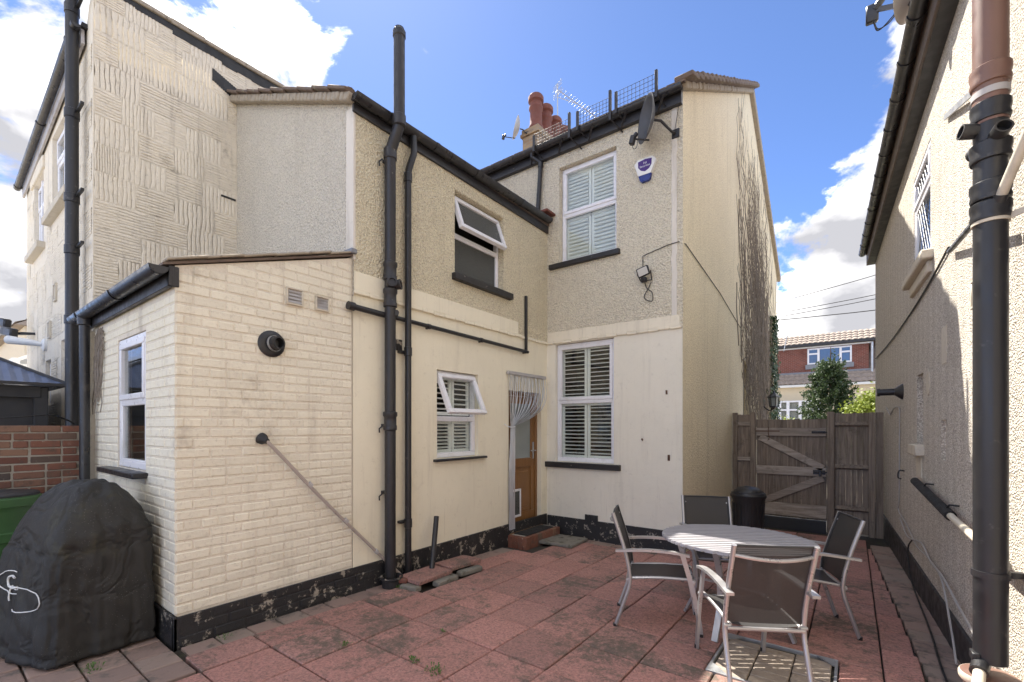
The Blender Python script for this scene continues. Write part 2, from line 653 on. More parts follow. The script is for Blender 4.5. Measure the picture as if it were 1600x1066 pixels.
g = NG('brown_door')
w = g.noise(1.0, 6, .65, vec=g.pos((60, 60, 2.5)))
M_['door'] = g.out(g.mix(w, (.13, .055, .014), (.30, .145, .045)), .4, g.bump(w, .002, .3))

g = NG('red_slab')
rn = g.rnd()
base = g.ramp(rn, [(0, (.45, .225, .19)), (.35, (.53, .265, .225)), (.7, (.39, .205, .175)), (1, (.55, .29, .25))])
cbx = g.n('ShaderNodeCombineXYZ')
for i_ in range(3):
    g.st(cbx.inputs[i_], g.ma('MULTIPLY', rn, 9.0 + 7 * i_))
ofs = g.n('ShaderNodeVectorMath', operation='ADD')
g.t.links.new(g.pos(), ofs.inputs[0])
g.t.links.new(cbx.outputs[0], ofs.inputs[1])
d1 = g.ma('ADD', g.ma('MULTIPLY', g.noise(2.2, 10, .76, vec=ofs.outputs[0], dist=.6), .6), g.ma('MULTIPLY', g.noise(.8, 5, .6), .4))
d2 = g.noise(17, 9, .8)
dd = g.ma('ADD', g.ma('MULTIPLY', d1, .75), g.ma('MULTIPLY', d2, .35))
dd = g.ma('ADD', dd, g.ma('MULTIPLY', g.ma('SUBTRACT', rn, .5), .06))
col = g.mix(g.step(dd, .535, .645), base, (.15, .118, .095))
col = g.mix(g.step(g.noise(48, 5, .7), .54, .64, 0, .65), col, (.14, .10, .08))
col = g.mix(g.step(g.noise(4, 6, .7), .63, .76, 0, .6), col, (.30, .24, .20))
col = g.mix(g.step(g.vor(11), .0, .045, .7, 0.), col, (.40, .36, .31))
col = g.mix(g.step(g.noise(55, 4, .7), .40, .58, .42, 0.), col, (.13, .10, .082))
col = g.mix(g.step(g.noise(38, 4, .7), .56, .68, 0., .35), col, (.55, .36, .31))
nr = g.bump(g.noise(22, 8, .72), .014, .7)
nr = g.bump(g.noise(4, 4), .03, .3, nr)
M_['slab'] = g.out(col, .82, nr, spec=.3)

g = NG('paver')
rn = g.rnd()
base = g.ramp(rn, [(0, (.27, .195, .165)), (.5, (.34, .24, .20)), (1, (.30, .24, .20))])
col = g.mix(g.step(g.noise(5, 8, .7), .5, .68), base, (.13, .115, .097))
M_['paver'] = g.out(col, .85, g.bump(g.noise(28, 6, .7), .012, .6), spec=.3)

g = NG('red_brick')
rn = g.rnd()
base = g.ramp(rn, [(0, (.18, .075, .05)), (.3, (.22, .10, .068)), (.55, (.15, .068, .05)), (.75, (.26, .15, .10)), (.9, (.09, .07, .06)), (1, (.19, .10, .07))])
col = g.mix(g.step(g.noise(13, 8, .7), .5, .72), base, (.12, .085, .065))
col = g.mix(g.step(g.noise(24, 5, .7), .62, .75, 0, .8), col, (.42, .37, .30))
M_['brick'] = g.out(col, .88, g.bump(g.noise(40, 6, .7), .008, .7), spec=.25)


def brickwall(name, c1, c2, mo, sc, axis='x'):
    g = NG(name)
    p = g.n('ShaderNodeNewGeometry').outputs['Position']
    sp = g.n('ShaderNodeSeparateXYZ')
    g.t.links.new(p, sp.inputs[0])
    cb = g.n('ShaderNodeCombineXYZ')
    g.st(cb.inputs[0], g.ma('ADD', sp.outputs[0], sp.outputs[1]))
    g.st(cb.inputs[1], sp.outputs[2])
    b = g.n('ShaderNodeTexBrick')
    for k, v in (('Color1', c1), ('Color2', c2), ('Mortar', mo)):
        b.inputs[k].default_value = tuple(v) + (1,)
    b.inputs['Scale'].default_value = sc
    b.inputs['Brick Width'].default_value = .225
    b.inputs['Row Height'].default_value = .075
    b.inputs['Mortar Size'].default_value = .008
    g.t.links.new(cb.outputs[0], b.inputs['Vector'])
    col = g.mix(g.step(g.noise(1.5, 6, .7), .5, .7, 0, .5), b.outputs[0], tuple(x * .45 for x in c1))
    return g.out(col, .88, g.bump(b.outputs[1], .01, -.6))


M_['stock'] = brickwall('stock_brick', (.36, .25, .14), (.26, .17, .10), (.25, .22, .18), 1)
M_['farbrick'] = brickwall('far_red_brick', (.20, .055, .035), (.14, .045, .032), (.26, .17, .14), 1)


def woodmat(name, a, b, dark, sc=(16, 16, .8), rough=.85):
    g = NG(name)
    rn = g.rnd()
    mv = g.n('ShaderNodeVectorMath', operation='ADD')
    cb = g.n('ShaderNodeCombineXYZ')
    for i in range(3):
        g.st(cb.inputs[i], g.ma('MULTIPLY', rn, 37.0 + 11 * i))
    g.t.links.new(g.pos(sc), mv.inputs[0])
    g.t.links.new(cb.outputs[0], mv.inputs[1])
    w = g.noise(1.6, 8, .7, vec=mv.outputs[0], dist=.8)
    col = g.mix(g.step(w, .32, .68), a, b)
    col = g.mix(g.step(g.noise(5, 6, .7), .55, .75, 0, .7), col, dark)
    col = g.mix(g.ma('MULTIPLY', rn, .35), col, dark)
    return g.out(col, rough, g.bump(w, .006, .6), spec=.25)


M_['wood'] = woodmat('weathered_timber', (.17, .135, .105), (.35, .285, .225), (.085, .068, .054))
M_['woodh'] = woodmat('weathered_rail', (.27, .23, .19), (.50, .43, .36), (.13, .107, .088), (1.2, 12, 12))

g = NG('textilene')
tx = g.n('ShaderNodeBsdfTransparent')
pr = g.n('ShaderNodeBsdfPrincipled')
pr.inputs['Roughness'].default_value = .6
g.st(pr.inputs['Base Color'], g.mix(g.noise(240, 2), (.014, .013, .013), (.045, .042, .041)))
ms = g.n('ShaderNodeMixShader')
ms.inputs[0].default_value = .93
g.t.links.new(tx.outputs[0], ms.inputs[1])
g.t.links.new(pr.outputs[0], ms.inputs[2])
g.t.links.new(ms.outputs[0], g.o.inputs[0])
M_['mesh'] = g.m

g = NG('cover_fabric')
col = g.mix(g.noise(3, 6, .65), (.015, .015, .015), (.040, .038, .034))
col = g.mix(g.step(g.noise(2.3, 7, .7), .54, .72, 0, .75), col, (.062, .058, .035))
col = g.mix(g.step(g.vor(75), .0, .16, 1., 0.), col, g.mix(g.step(g.noise(3.5, 3), .5, .62), col, (.35, .34, .32)))
nr = g.bump(g.noise(420, 2), .002, .4)
cz_ = g.ma('ABSOLUTE', g.ma('SUBTRACT', g.noise(3.0, 3, .5, dist=.8), .5))
nr = g.bump(g.step(cz_, 0, .08), .025, .4, nr)
nr = g.bump(g.noise(12, 5, .6), .015, .3, nr)
M_['cover'] = g.out(col, .62, nr, spec=.35)


def leafmat(name, a, b):
    g = NG(name)
    col = g.mix(g.noise(5, 4), a, b)
    pr = g.n('ShaderNodeBsdfPrincipled')
    g.st(pr.inputs['Base Color'], col)
    pr.inputs['Roughness'].default_value = .55
    tl = g.n('ShaderNodeBsdfTranslucent')
    g.st(tl.inputs[0], col)
    ms = g.n('ShaderNodeMixShader')
    ms.inputs[0].default_value = .25
    g.t.links.new(pr.outputs[0], ms.inputs[1])
    g.t.links.new(tl.outputs[0], ms.inputs[2])
    g.t.links.new(ms.outputs[0], g.o.inputs[0])
    return g.m


M_['fir'] = leafmat('conifer_leaf', (.025, .055, .02), (.09, .13, .05))
M_['gold'] = leafmat('golden_leaf', (.16, .24, .03), (.36, .40, .06))
M_['ivy'] = leafmat('ivy_leaf', (.02, .05, .015), (.06, .11, .035))
M_['weed'] = leafmat('weed_leaf', (.06, .14, .025), (.13, .22, .05))
M_['rust'] = plain('rusty_metal', (.13, .07, .045), .7, .3, var=.4)
M_['skyglass'] = plain('blue_window', (.10, .17, .30), .08, var=.15)
M_['curtain'] = plain('net_curtain', (.55, .54, .52), .9, var=.25, vscale=12)
# ================================================================== THE SETTING
XA, YB, XG, XN, YE, YL, YN, ZB = -3.96, 6.22, -1.83, -6.58, 2.65, 1.18, 1.213, 2.93

mb = MB()
mb.quad((-160, -160, -.32), (160, -160, -.32), (160, 240, -.32), (-160, 240, -.32))
mb.build('ground', M_['ground'], kind='structure')
mb = MB()
mb.quad((-120, 22.5, -.30), (120, 22.5, -.30), (120, 28.5, -.30), (-120, 28.5, -.30))
mb.build('road', M_['asphalt'], kind='structure')
mb = MB()
mb.box(-60, 60, 20.8, 22.5, -.45, -.20)
mb.build('pavement', M_['conc'], kind='structure')
# the patio: a sloping bed with slabs laid on it
mb = MB()
ya, yb_ = -3.5, 9.45
mb.add([(-6.4, ya, gz(ya) - .035), (.95, ya, gz(ya) - .035), (.95, yb_, gz(yb_) - .035), (-6.4, yb_, gz(yb_) - .035),
        (-6.4, ya, -.4), (.95, ya, -.4), (.95, yb_, -.4), (-6.4, yb_, -.4)],
       [(0, 1, 2, 3), (4, 5, 6, 7), (0, 1, 5, 4), (1, 2, 6, 5), (2, 3, 7, 6), (3, 0, 4, 7)])
patio = mb.build('patio', M_['soil'], smooth=False, kind='structure')
slabmesh = {}


def slab(x0, x1, y0, y1, m='slab', name='paving_slab', dz=0., gap=.0055, t=.05, par=None):
    w, l = round(x1 - x0 - 2 * gap, 3), round(y1 - y0 - 2 * gap, 3)
    if w < .03 or l < .03:
        return
    k = (w, l, m)
    if k not in slabmesh:
        slabmesh[k] = MB().box(-w / 2, w / 2, -l / 2, l / 2, -t, 0, .006).mesh(name, M_[m], False)[0]
    cx, cy = (x0 + x1) / 2, (y0 + y1) / 2
    Mx = stand(cx, cy, random.gauss(0, .004), dz + random.uniform(-.003, .003)) @ Matrix.Rotation(random.gauss(0, .004), 4, 'X') @ Matrix.Rotation(random.gauss(0, .004), 4, 'Y')
    return inst(name, slabmesh[k], Mx, par or patio)


xs = [-3.72, -3.415, -2.985, -2.555, -2.105, -1.65, -1.195, -.74, -.285, .165]
ys = [1.16, 1.607] + [1.607 + .4855 * i for i in range(1, 16)]
hole = (-.80, -.08, 3.24, 3.96)


def clipped(x0, x1, y0, y1):
    a, b, c, d = hole
    if x1 <= a or x0 >= b or y1 <= c or y0 >= d:
        slab(x0, x1, y0, y1)
        return
    if y0 < c:
        slab(x0, x1, y0, c)
    if y1 > d:
        slab(x0, x1, d, y1)
    yy0, yy1 = max(y0, c), min(y1, d)
    if x0 < a:
        slab(x0, a, yy0, yy1)
    if x1 > b:
        slab(b, x1, yy0, yy1)


for i in range(len(xs) - 1):
    for j in range(len(ys) - 1):
        x0, x1, y0, y1 = xs[i], xs[i + 1], ys[j], ys[j + 1]
        if y0 > 5.9 and x1 < -1.7:
            continue
        if i == 0 and 3.0 < y0 < 4.0:
            continue
        if i == 0 and y0 > 5.0:
            continue
        clipped(x0, x1, y0, min(y1, 9.3))
for j in range(-5, 14):            # the cut column beside the neighbour's wall
    y0 = 3.965 + .4285 * j
    x1 = .66 - .043 * (y0 + .2)
    slab(.165, x1 - .10, y0, y0 + .4285)
for i in range(1, len(xs) - 1):
    for j in range(1, 4):
        slab(xs[i], xs[i + 1], 1.16 - .4855 * j, 1.16 - .4855 * (j - 1))
for j in range(40):                # dark block edging along that wall
    y0 = -.4 + .225 * j
    x1 = .80 - .043 * (y0 + .1)
    slab(x1 - .235, x1 + .01, y0, y0 + .225, 'paver', 'edging_block', -.004)
for j in range(22):                # edging along the house wall
    y0 = 1.2 + .225 * j
    if 2.92 < y0 < 4.0 or y0 > 5.0:
        continue
    slab(XA + .02, -3.72, y0, y0 + .225, 'paver', 'edging_block', -.012)
for i in range(11):                # blocks round the barbecue
    for j in range(9):
        slab(-6.0 + .232 * i, -6.0 + .232 * (i + 1), 1.15 - .232 * (j + 1), 1.15 - .232 * j, 'paver', 'paving_block')
for i in range(5):                 # small slabs running along the foot of the rear wall
    slab(-3.4 + .32 * i, -3.4 + .32 * (i + 1), 5.976, 6.2, 'paver', 'edging_block', -.008)

# ================================================================== THE HOUSE
house = thing('house', (-3.9, 9, 0), 'cream roughcast house with brick lean-to and two-storey rear extension', 'house')
PA = lambda u, v, w: (XA - w, u, v)
PAr = lambda u, v, w: (XA + .022 - w, u, v)
PB = lambda u, v, w: (u, YB + w, v)
PBr = lambda u, v, w: (u, YB - .022 + w, v)
PLs = lambda u, v, w: (u, YL + w, v)

# --- extension side wall, lower smooth render and upper roughcast
SW = (3.79, 4.535, 1.22, 2.285)
DR = (5.2, 6.05, .06, 2.13)
EW = (4.07, 5.05, 3.50, 4.53)
mb = wall(MB(), PA, 2.652, YB, -.2, ZB, [SW, DR], .14)
ewall = mb.build('extension_wall', M_['render'], house, smooth=False)
mb = wall(MB(), PAr, 2.652, YB - .022, ZB, 4.80, [EW], .14)
mb.quad(PAr(2.652, ZB, 0), PAr(YB - .022, ZB, 0), PAr(YB - .022, ZB, .022), PAr(2.652, ZB, .022))
mb.build('roughcast_coat', M_['rough'], ewall, smooth=False)
# drip lip at the foot of the roughcast
mb = MB()
for i in range(20):
    y0, y1 = 2.652 + i * .1772, 2.652 + (i + 1) * .1772
    dz = .012 * noise.noise((i * .7, 3, 1))
    mb.box(XA + .0, XA + .032, y0, y1, ZB - .012 + dz, ZB + .03 + dz, .008)
mb.build('drip_lip', M_['render'], ewall)
mb = MB().box(XA + .02, XA + .026, 2.652, 5.4, ZB + .03, ZB + .21)
mb.build('smooth_band', M_['render'], ewall)
# --- extension rear wall above the lean-to
mb = MB()
mb.quad((XN, YE, 2.9), (XA + .022, YE, 2.9), (XA + .022, YE, 4.78), (XN, YE, 5.94))
mb.build('extension_rear_wall', M_['rough_g'], house, smooth=False)
mb = MB().box(XA - .10, XA + .026, YE - .006, YE + .02, 3.25, 4.76, .003)
mb.build('quoin_strip', M_['strip'], house)
# --- extension roof
mb = MB()
nx, ny = 12, 132
sl_ = (5.98 - 4.84) / (-3.90 - XN)
for j in range(ny + 1):
    y = 2.62 + (YB - 2.62) * j / ny
    w = .035 * abs(math.sin((y - 2.62) / .30 * math.pi)) ** .7
    for i in range(nx + 1):
        x = -3.90 + (XN + 3.90) * i / nx
        mb.v.append((x, y, 4.85 + (-3.90 - x) * sl_ + w + .02 * (1 - (i % 2))))
for j in range(ny):
    for i in range(nx):
        a = j * (nx + 1) + i
        mb.f.append((a, a + 1, a + nx + 2, a + nx + 1))
mb.quad((-3.92, 2.62, 4.81), (XN, 2.62, 5.95), (XN, YB, 5.95), (-3.92, YB, 4.81))
mb.quad((-3.90, 2.62, 4.81), (-3.90, YB, 4.81), (-3.90, YB, 4.86), (-3.90, 2.62, 4.86))
eroof = mb.build('extension_roof', M_['tile'], house)
tl = MB().box(-.17, .17, -.10, .13, -.012, .022, .008)
tl.lathe([(.001, -.17), (.05, -.17), (.05, .17), (.001, .17)], 8, T((0, -.03, .01)) @ Matrix.Rotation(R(90), 4, 'Y') @ Matrix.Scale(.6, 4, (1, 0, 0)))
tlm = tl.mesh('roof_tile', M_['tile'])[0]
ang = math.atan(sl_)
for i in range(9):
    x = -4.05 - .298 * i
    inst('roof_tile', tlm, T((x, 2.62, 4.865 + (-3.90 - x) * sl_ + random.uniform(-.006, .006))) @ Matrix.Rotation(ang + .06, 4, 'Y'), eroof)
mb = MB()
for i in range(36):
    x0, x1 = -3.9 - 2.66 * i / 36, -3.9 - 2.66 * (i + 1) / 36
    z0 = 4.80 + (-3.9 - x0) * sl_
    q = .012 * noise.noise((i * .8, 0, 0))
    mb.bar((x0, 2.60 + q, z0), (x1, 2.60 + q, 4.80 + (-3.9 - x1) * sl_), .09, .085 + q, c=.012)
mb.build('verge', M_['verge'], eroof)

# --- lean-to
mb = MB()
mb.quad((XA - .006, YL, -.2), (XA - .006, 2.652, -.2), (XA - .006, 2.652, 3.27), (XA - .006, YL, 2.78))
wall(mb, lambda u, v, w: (u, YL + .006 + w, v), -6.32, XA - .006, -.2, 2.74, [(-5.47, -4.66, 1.235, 2.40)], .10)
mb.quad((-6.32, YL + .006, -.2), (-6.32, 2.65, -.2), (-6.32, 2.65, 3.27), (-6.32, YL + .006, 2.74))
lean = mb.build('lean_to', M_['pmortar'], house, smooth=False)
bmeshes = {}


def brickm(dx, dy, dz, m, c=.007):
    k = (round(dx, 3), round(dy, 3), round(dz, 3), m)
    if k not in bmeshes:
        bmeshes[k] = MB().box(-dx / 2, dx / 2, -dy / 2, dy / 2, -dz / 2, dz / 2, c).mesh('brick', M_[m], False)[0]
    return bmeshes[k]


CH = .0765
rest = MB()
nb = 0


def lean_brick(face, u0, u1, z):
    """one painted brick, proud of the lean-to wall"""
    global nb
    L = round(u1 - u0 - .004, 2)
    if L < .03:
        return
    j = random.uniform(-.0022, .0022)
    c = (u0 + u1) / 2
    if face == 'end':
        p, d = (XA - .012 + j, c, z), (.024, L, CH - .012)
    else:
        p, d = (c, YL + .012 + j, z), (L, .024, CH - .012)
    if nb < 295:
        nb += 1
        inst('brick', brickm(*d, 'pbrick'), T(p) @ Matrix.Rotation(random.gauss(0, .006), 4, 'X' if face == 'end' else 'Y'), lean)
    else:
        rest.box(p[0] - d[0] / 2, p[0] + d[0] / 2, p[1] - d[1] / 2, p[1] + d[1] / 2, z - d[2] / 2, z + d[2] / 2, .007)


rows = []
for k in range(45):
    z = .215 + CH * (k + .5)
    top = z + CH * .5
    # end wall: the sloping top cuts the courses
    ys0 = YL if top < 2.79 else YL + (top - 2.79) / .49 * 1.46
    if ys0 < 2.5:
        hdr = (k % 5 == 3)
        bl = .1135 if hdr else .227
        u = YL - (0 if k % 2 else bl / 2)
        while u < 2.645:
            a, b = max(u, ys0 + (.0 if ys0 == YL else .02)), min(u + bl, 2.642)
            if b - a > .04:
                rows.append(('end', a, b, z))
            u += bl
    if top < 2.60:
        u = XA - (.1135 if k % 2 else .227)
        first = True
        b = XA - .016
        while b > -6.3:
            a = max(u, -6.31)
            segs = [(a, b)]
            if 1.225 < z < 2.41:
                segs = []
                if a < -5.475:
                    segs.append((a, min(b, -5.475)))
                if b > -4.655:
                    segs.append((max(a, -4.655), b))
            for s0, s1 in segs:
                if s1 - s0 > .04:
                    rows.append(('side', s0, s1, z))
            b = u
            u -= .227
rows.sort(key=lambda r: (r[0] != 'end', -(r[1] + r[2])))
for r in rows:
    lean_brick(*r)
if rest.v:
    rest.build('brickwork', M_['pbrick'], lean, smooth=False, kind='stuff')
# lean-to roof: sheet with a thin dark slate edge
mb = MB()
mb.prism([(-6.4, 1.10, 2.76), (-6.4, 2.66, 3.29), (-6.4, 2.66, 3.308), (-6.4, 1.10, 2.778)], (6.4 + XA + .02, 0, 0))
lroof = mb.build('lean_to_roof', M_['tile'], house, smooth=False)
for i in range(6):
    y0 = 1.12 + .255 * i
    m = MB()
    q = random.uniform(-.004, .006)
    m.bar((XA - .01, y0, 2.802 + (y0 - 1.12) * .34 + q), (XA - .01, y0 + .265, 2.802 + (y0 - .855) * .34 + q + .006), .11, .02, c=.006)
    m.build('slate', M_['verge'], lroof)
mb = MB().box(XA - .15, XA + .06, 2.60, 2.67, 3.30, 3.35, .01)
mb.build('flashing', M_['lead'], lroof)
mb = MB().box(-6.5, XA + .02, 1.135, 1.165, 2.62, 2.765, .003)
mb.box(XA - .012, XA + .018, 1.135, 1.20, 2.62, 2.765, .003)
mb.build('fascia_board', M_['iron'], house)


def gutter_mesh(mb, p, q, r, up=.75, n=10, wallt=.004):
    """open half-round channel from p to q"""
    p, q = Vector(p), Vector(q)
    d = (q - p).normalized()
    side = d.cross(Vector((0, 0, 1))).normalized()
    vs = []
    for e in (p, q):
        for rr in (r, r - wallt):
            for i in range(n + 1):
                a = math.pi * i / n
                vs.append(e + side * math.cos(a) * rr - Vector((0, 0, 1)) * (math.sin(a) * rr * 1.0))
    k = n + 1
    fs = []
    for i in range(n):
        fs.append((i, i + 1, 2 * k + i + 1, 2 * k + i))
        fs.append((k + i, k + i + 1, 3 * k + i + 1, 3 * k + i))
        fs.append((i, i + 1, k + i + 1, k + i))
        fs.append((2 * k + i, 2 * k + i + 1, 3 * k + i + 1, 3 * k + i))
    fs.append((0, 2 * k, 3 * k, k))
    fs.append((n, 2 * k + n, 3 * k + n, k + n))
    # end stops
    fs.append(tuple(range(k)))
    fs.append(tuple(2 * k + i for i in range(k)))
    mb.add(vs, fs)


def gutter(parent, p, q, r, name='gutter', clips=(), M=None, mat='gutter'):
    mb = MB()
    gutter_mesh(mb, p, q, r)
    o = mb.build(name, M_[mat], parent, M=M)
    p, q = Vector(p), Vector(q)
    for t in clips:
        m = MB()
        a = p.lerp(q, t)
        d = (q - p).normalized() * .022
        gutter_mesh(m, a - d, a + d, r + .007, wallt=.012)
        m.build('bracket', M_[mat], o, M=M)
    return o


gutter(house, (-6.62, 1.075, 2.745), (XA + .03, 1.075, 2.745), .062, clips=(.13, .6))
# --- black plinth
mb = MB()
mb.box(XA - .01, XA + .018, YL - .018, YB - .02, -.3, .205, .006)
mb.box(-6.3, XA + .018, YL - .018, YL + .01, -.3, .215, .006)
pl = mb.build('plinth', M_['plinth'], house)
for k in range(30):                # plinth bricks showing through the paint
    u = YL + .02 + .228 * (k % 7)
    z = .03 + .078 * (k // 7) - .05
    if k // 7 > 2:
        continue
    inst('brick', brickm(.012, .214, .066, 'plinth', .005), T((XA + .018 + random.uniform(-.003, .003), u + .107 + (.11 if (k // 7) % 2 else 0), z + .04)), pl)
mb = MB().box(XA + .018, XG + .012, YB - .02, YB + .01, -.35, .185, .006)
mb.build('plinth', M_['plinth'], house)

# --- main rear wall
LW = (-3.80, -2.80, 1.05, 2.91)
UW = (-3.715, -2.75, 4.18, 5.69)
mb = wall(MB(), PB, XA, XG + .02, -.3, ZB, [LW], .13)
rwall = mb.build('rear_wall', M_['render_b'], house, smooth=False)
mb = wall(MB(), PBr, -6.6, XG + .022, ZB, 6.06, [UW], .15)
mb.quad(PBr(XA, ZB, 0), PBr(XG, ZB, 0), PBr(XG, ZB, .022), PBr(XA, ZB, .022))
mb.build('roughcast_coat', M_['rough_b'], rwall, smooth=False)
mb = MB()
for i in range(14):
    x0, x1 = XA + i * .1521, XA + (i + 1) * .1521
    dz = .010 * noise.noise((i * .7, 7, 1))
    mb.box(x0, x1, YB - .032, YB, ZB - .012 + dz, ZB + .03 + dz, .008)
mb.build('drip_lip', M_['band'], rwall)
mb = MB().box(XA + .03, XG - .02, YB - .028, YB - .02, ZB + .03, ZB + .17)
mb.build('smooth_band', M_['band'], rwall)
mb = MB()
for i in range(26):
    z0 = 3.1 + i * .115
    q = .012 * noise.noise((i * .6, 2, 5))
    mb.box(XG - .125 + q, XG - .055 + q, YB - .029, YB - .02, z0, z0 + .116)
mb.build('render_patch', M_['strip'], rwall)
# --- gable wall towards the side passage
SD = (10.35, 11.25, -.3, 2.98)
PG = lambda u, v, w: (XG + .02 - w, u, v)
mb = wall(MB(), PG, YB - .022, 15.55, -.3, 6.06, [SD], .16)
mb.add([PG(YB - .022, 6.06, 0), PG(15.55, 6.06, 0), PG(15.55, 6.15, 0), PG(11.1, 8.96, 0)], [(0, 1, 2, 3)])
gab = mb.build('gable_wall', M_['gable'], house, smooth=False)
mb = MB().box(XG - .16, XG - .12, 10.35, 11.25, -.3, 2.98)
mb.build('side_door', M_['conc'], house)
# --- main roof
mb = MB()
XR = XG + .09
for (ya_, za, yb2, zb2) in ((6.07, 6.07, 11.1, 8.97), (11.1, 8.97, 15.75, 6.03)):
    mb.prism([(-11.5, ya_, za), (-11.5, yb2, zb2), (-11.5, yb2, zb2 + .06), (-11.5, ya_, za + .06)], (11.5 + XR, 0, 0))
mroof = mb.build('main_roof', M_['tile'], house, smooth=False)
pitch = math.atan2(8.97 - 6.07, 11.1 - 6.07)
tv = MB().box(-.10, .14, -.17, .17, -.03, .03, .01)
tvm = tv.mesh('roof_tile', M_['tile'])[0]
for i in range(20):
    y = 6.15 + .255 * i
    z = 6.13 + (y - 6.07) * math.tan(pitch)
    inst('roof_tile', tvm, T((XR - .02, y, z + random.uniform(-.008, .008))) @ Matrix.Rotation(pitch - .12, 4, 'X'), mroof)
mb = MB()
for i in range(44):
    y0, y1 = 6.1 + 5.0 * i / 44, 6.1 + 5.0 * (i + 1) / 44
    z0, z1 = 6.045 + (y0 - 6.07) * math.tan(pitch), 6.045 + (y1 - 6.07) * math.tan(pitch)
    q = .014 * noise.noise((i * .9, 0, 4))
    mb.bar((XR - .035 + q, y0, z0), (XR - .035 + q, y1, z1), .10, .09 + q, c=.014)
p2 = math.atan2(8.97 - 6.03, 15.75 - 11.1)
for i in range(20):
    y0, y1 = 11.1 + 4.65 * i / 20, 11.1 + 4.65 * (i + 1) / 20
    z0, z1 = 8.94 - (y0 - 11.1) * math.tan(p2), 8.94 - (y1 - 11.1) * math.tan(p2)
    mb.bar((XR - .035, y0, z0), (XR - .035, y1, z1), .10, .16, c=.014)
mb.build('verge', M_['verge'], mroof)
for i in range(16):                # tile ends above the rear gutter
    x = -5.6 + .25 * i
    inst('eaves_tile', brickm(.235, .22, .03, 'tile'), T((x, 6.10, 6.12)) @ Matrix.Rotation(.5, 4, 'X') @ Matrix.Rotation(random.gauss(0, .03), 4, 'Y'), mroof)
mb = MB().box(-6.5, XG + .02, 6.13, YB - .02, 5.88, 6.07, .006)
mb.build('fascia_board', M_['iron'], house)
gutter(house, (-6.5, 6.06, 6.06), (XG + .05, 6.06, 6.06), .066, clips=(.28, .42, .55, .68, .82, .93))
gutter(house, (-3.865, 2.60, 4.83), (-3.865, 6.15, 4.90), .066, clips=(.12, .3, .5, .78))
mb = MB().box(XA + .022, XA + .05, 2.63, 6.19, 4.70, 4.82, .004)
mb.build('fascia_board', M_['iron'], house)
for i in range(5):                 # gutter brackets on the fascia
    x = -4.2 + .52 * i
    m = MB().bar((x, 6.125, 5.87), (x + .12, 6.0, 5.99), .03, .012)
    m.build('gutter_bracket', M_['iron'], house)
mb = MB().box(-3.98, -3.78, 5.95, 6.2, 4.95, 4.99, .01)
mb.build('roof_tile', M_['clay'], eroof)

# --- chimney stack
ch = MB().box(-7.28, -6.78, 10.2, 12.25, 7.2, 9.55)
ch.box(-7.33, -6.73, 10.15, 12.3, 9.55, 9.63)
ch.box(-7.30, -6.76, 10.18, 12.27, 9.63, 9.75)
cho = ch.build('chimney_stack', M_['stock'], house, smooth=False)
MB().box(-7.24, -6.82, 10.24, 12.2, 9.75, 9.82, .03).build('flaunching', M_['mortar'], cho)
pot = MB().lathe([(.13, 0), (.155, .06), (.155, .12), (.13, .16), (.125, .55), (.15, .60), (.15, .66), (.128, .69), (.128, .78), (.165, .82), (.165, .93), (.14, .98), (.10, .985), (.10, .7), (.001, .7)], 20)
pm_ = pot.mesh('chimney_pot', M_['clay'])[0]
for y, s in ((10.48, 1.0), (10.98, .98), (11.47, .9), (11.96, .88)):
    inst('chimney_pot', pm_, T((-7.03, y, 9.78)) @ Matrix.Scale(s, 4, (0, 0, 1)) @ Matrix.Scale(1.3, 4, (1, 0, 0)) @ Matrix.Scale(1.3, 4, (0, 1, 0)), cho)


# ------------------------------------------------------------------ windows
def bars(mb, P, u0, u1, v0, v1, t, w0, w1, c=.006):
    bx(mb, P, u0, u1, v0, v0 + t, w0, w1, c)
    bx(mb, P, u0, u1, v1 - t, v1, w0, w1, c)
    bx(mb, P, u0, u0 + t, v0 + t - .001, v1 - t + .001, w0 + .0012, w1 - .001, c)
    bx(mb, P, u1 - t, u1, v0 + t - .001, v1 - t + .001, w0 + .0012, w1 - .001, c)
    return mb


def louvres(P, win, u0, u1, v0, v1, n, M=None, w=.135, tilt=.5, sw=.05):
    """two shutter leaves, each with its own slats"""
    mid = (u0 + u1) / 2
    fr = MB()
    for a, b in ((u0, mid - .004), (mid + .004, u1)):
        bars(fr, P, a, b, v0, v1, .045, w - .012, w + .02)
    fr.build('shutter_frame', M_['louvre'], win, M=M)
    pitch_ = (v1 - v0 - .10) / n
    for a, b in ((u0 + .047, mid - .051), (mid + .051, u1 - .047)):
        m = MB()
        hw = sw / 2
        c, s = math.cos(tilt) * hw, math.sin(tilt) * hw
        t = .0065
        pr_ = [(-c - t * .7, -s + t), (-c + t * .7, -s - t), (c + t * .7, s - t), (c - t * .7, s + t)]
        poly = [P(a, dv, w + dw) for dw, dv in pr_]
        e = Vector(P(b, 0, 0)) - Vector(P(a, 0, 0))
        m.prism(poly, e)
        me = m.mesh('louvre', M_['louvre'], False)[0]
        for i in range(n):
            inst('louvre', me, (M or Matrix()) @ T((0, 0, v0 + .05 + pitch_ * (i + .5))), win)


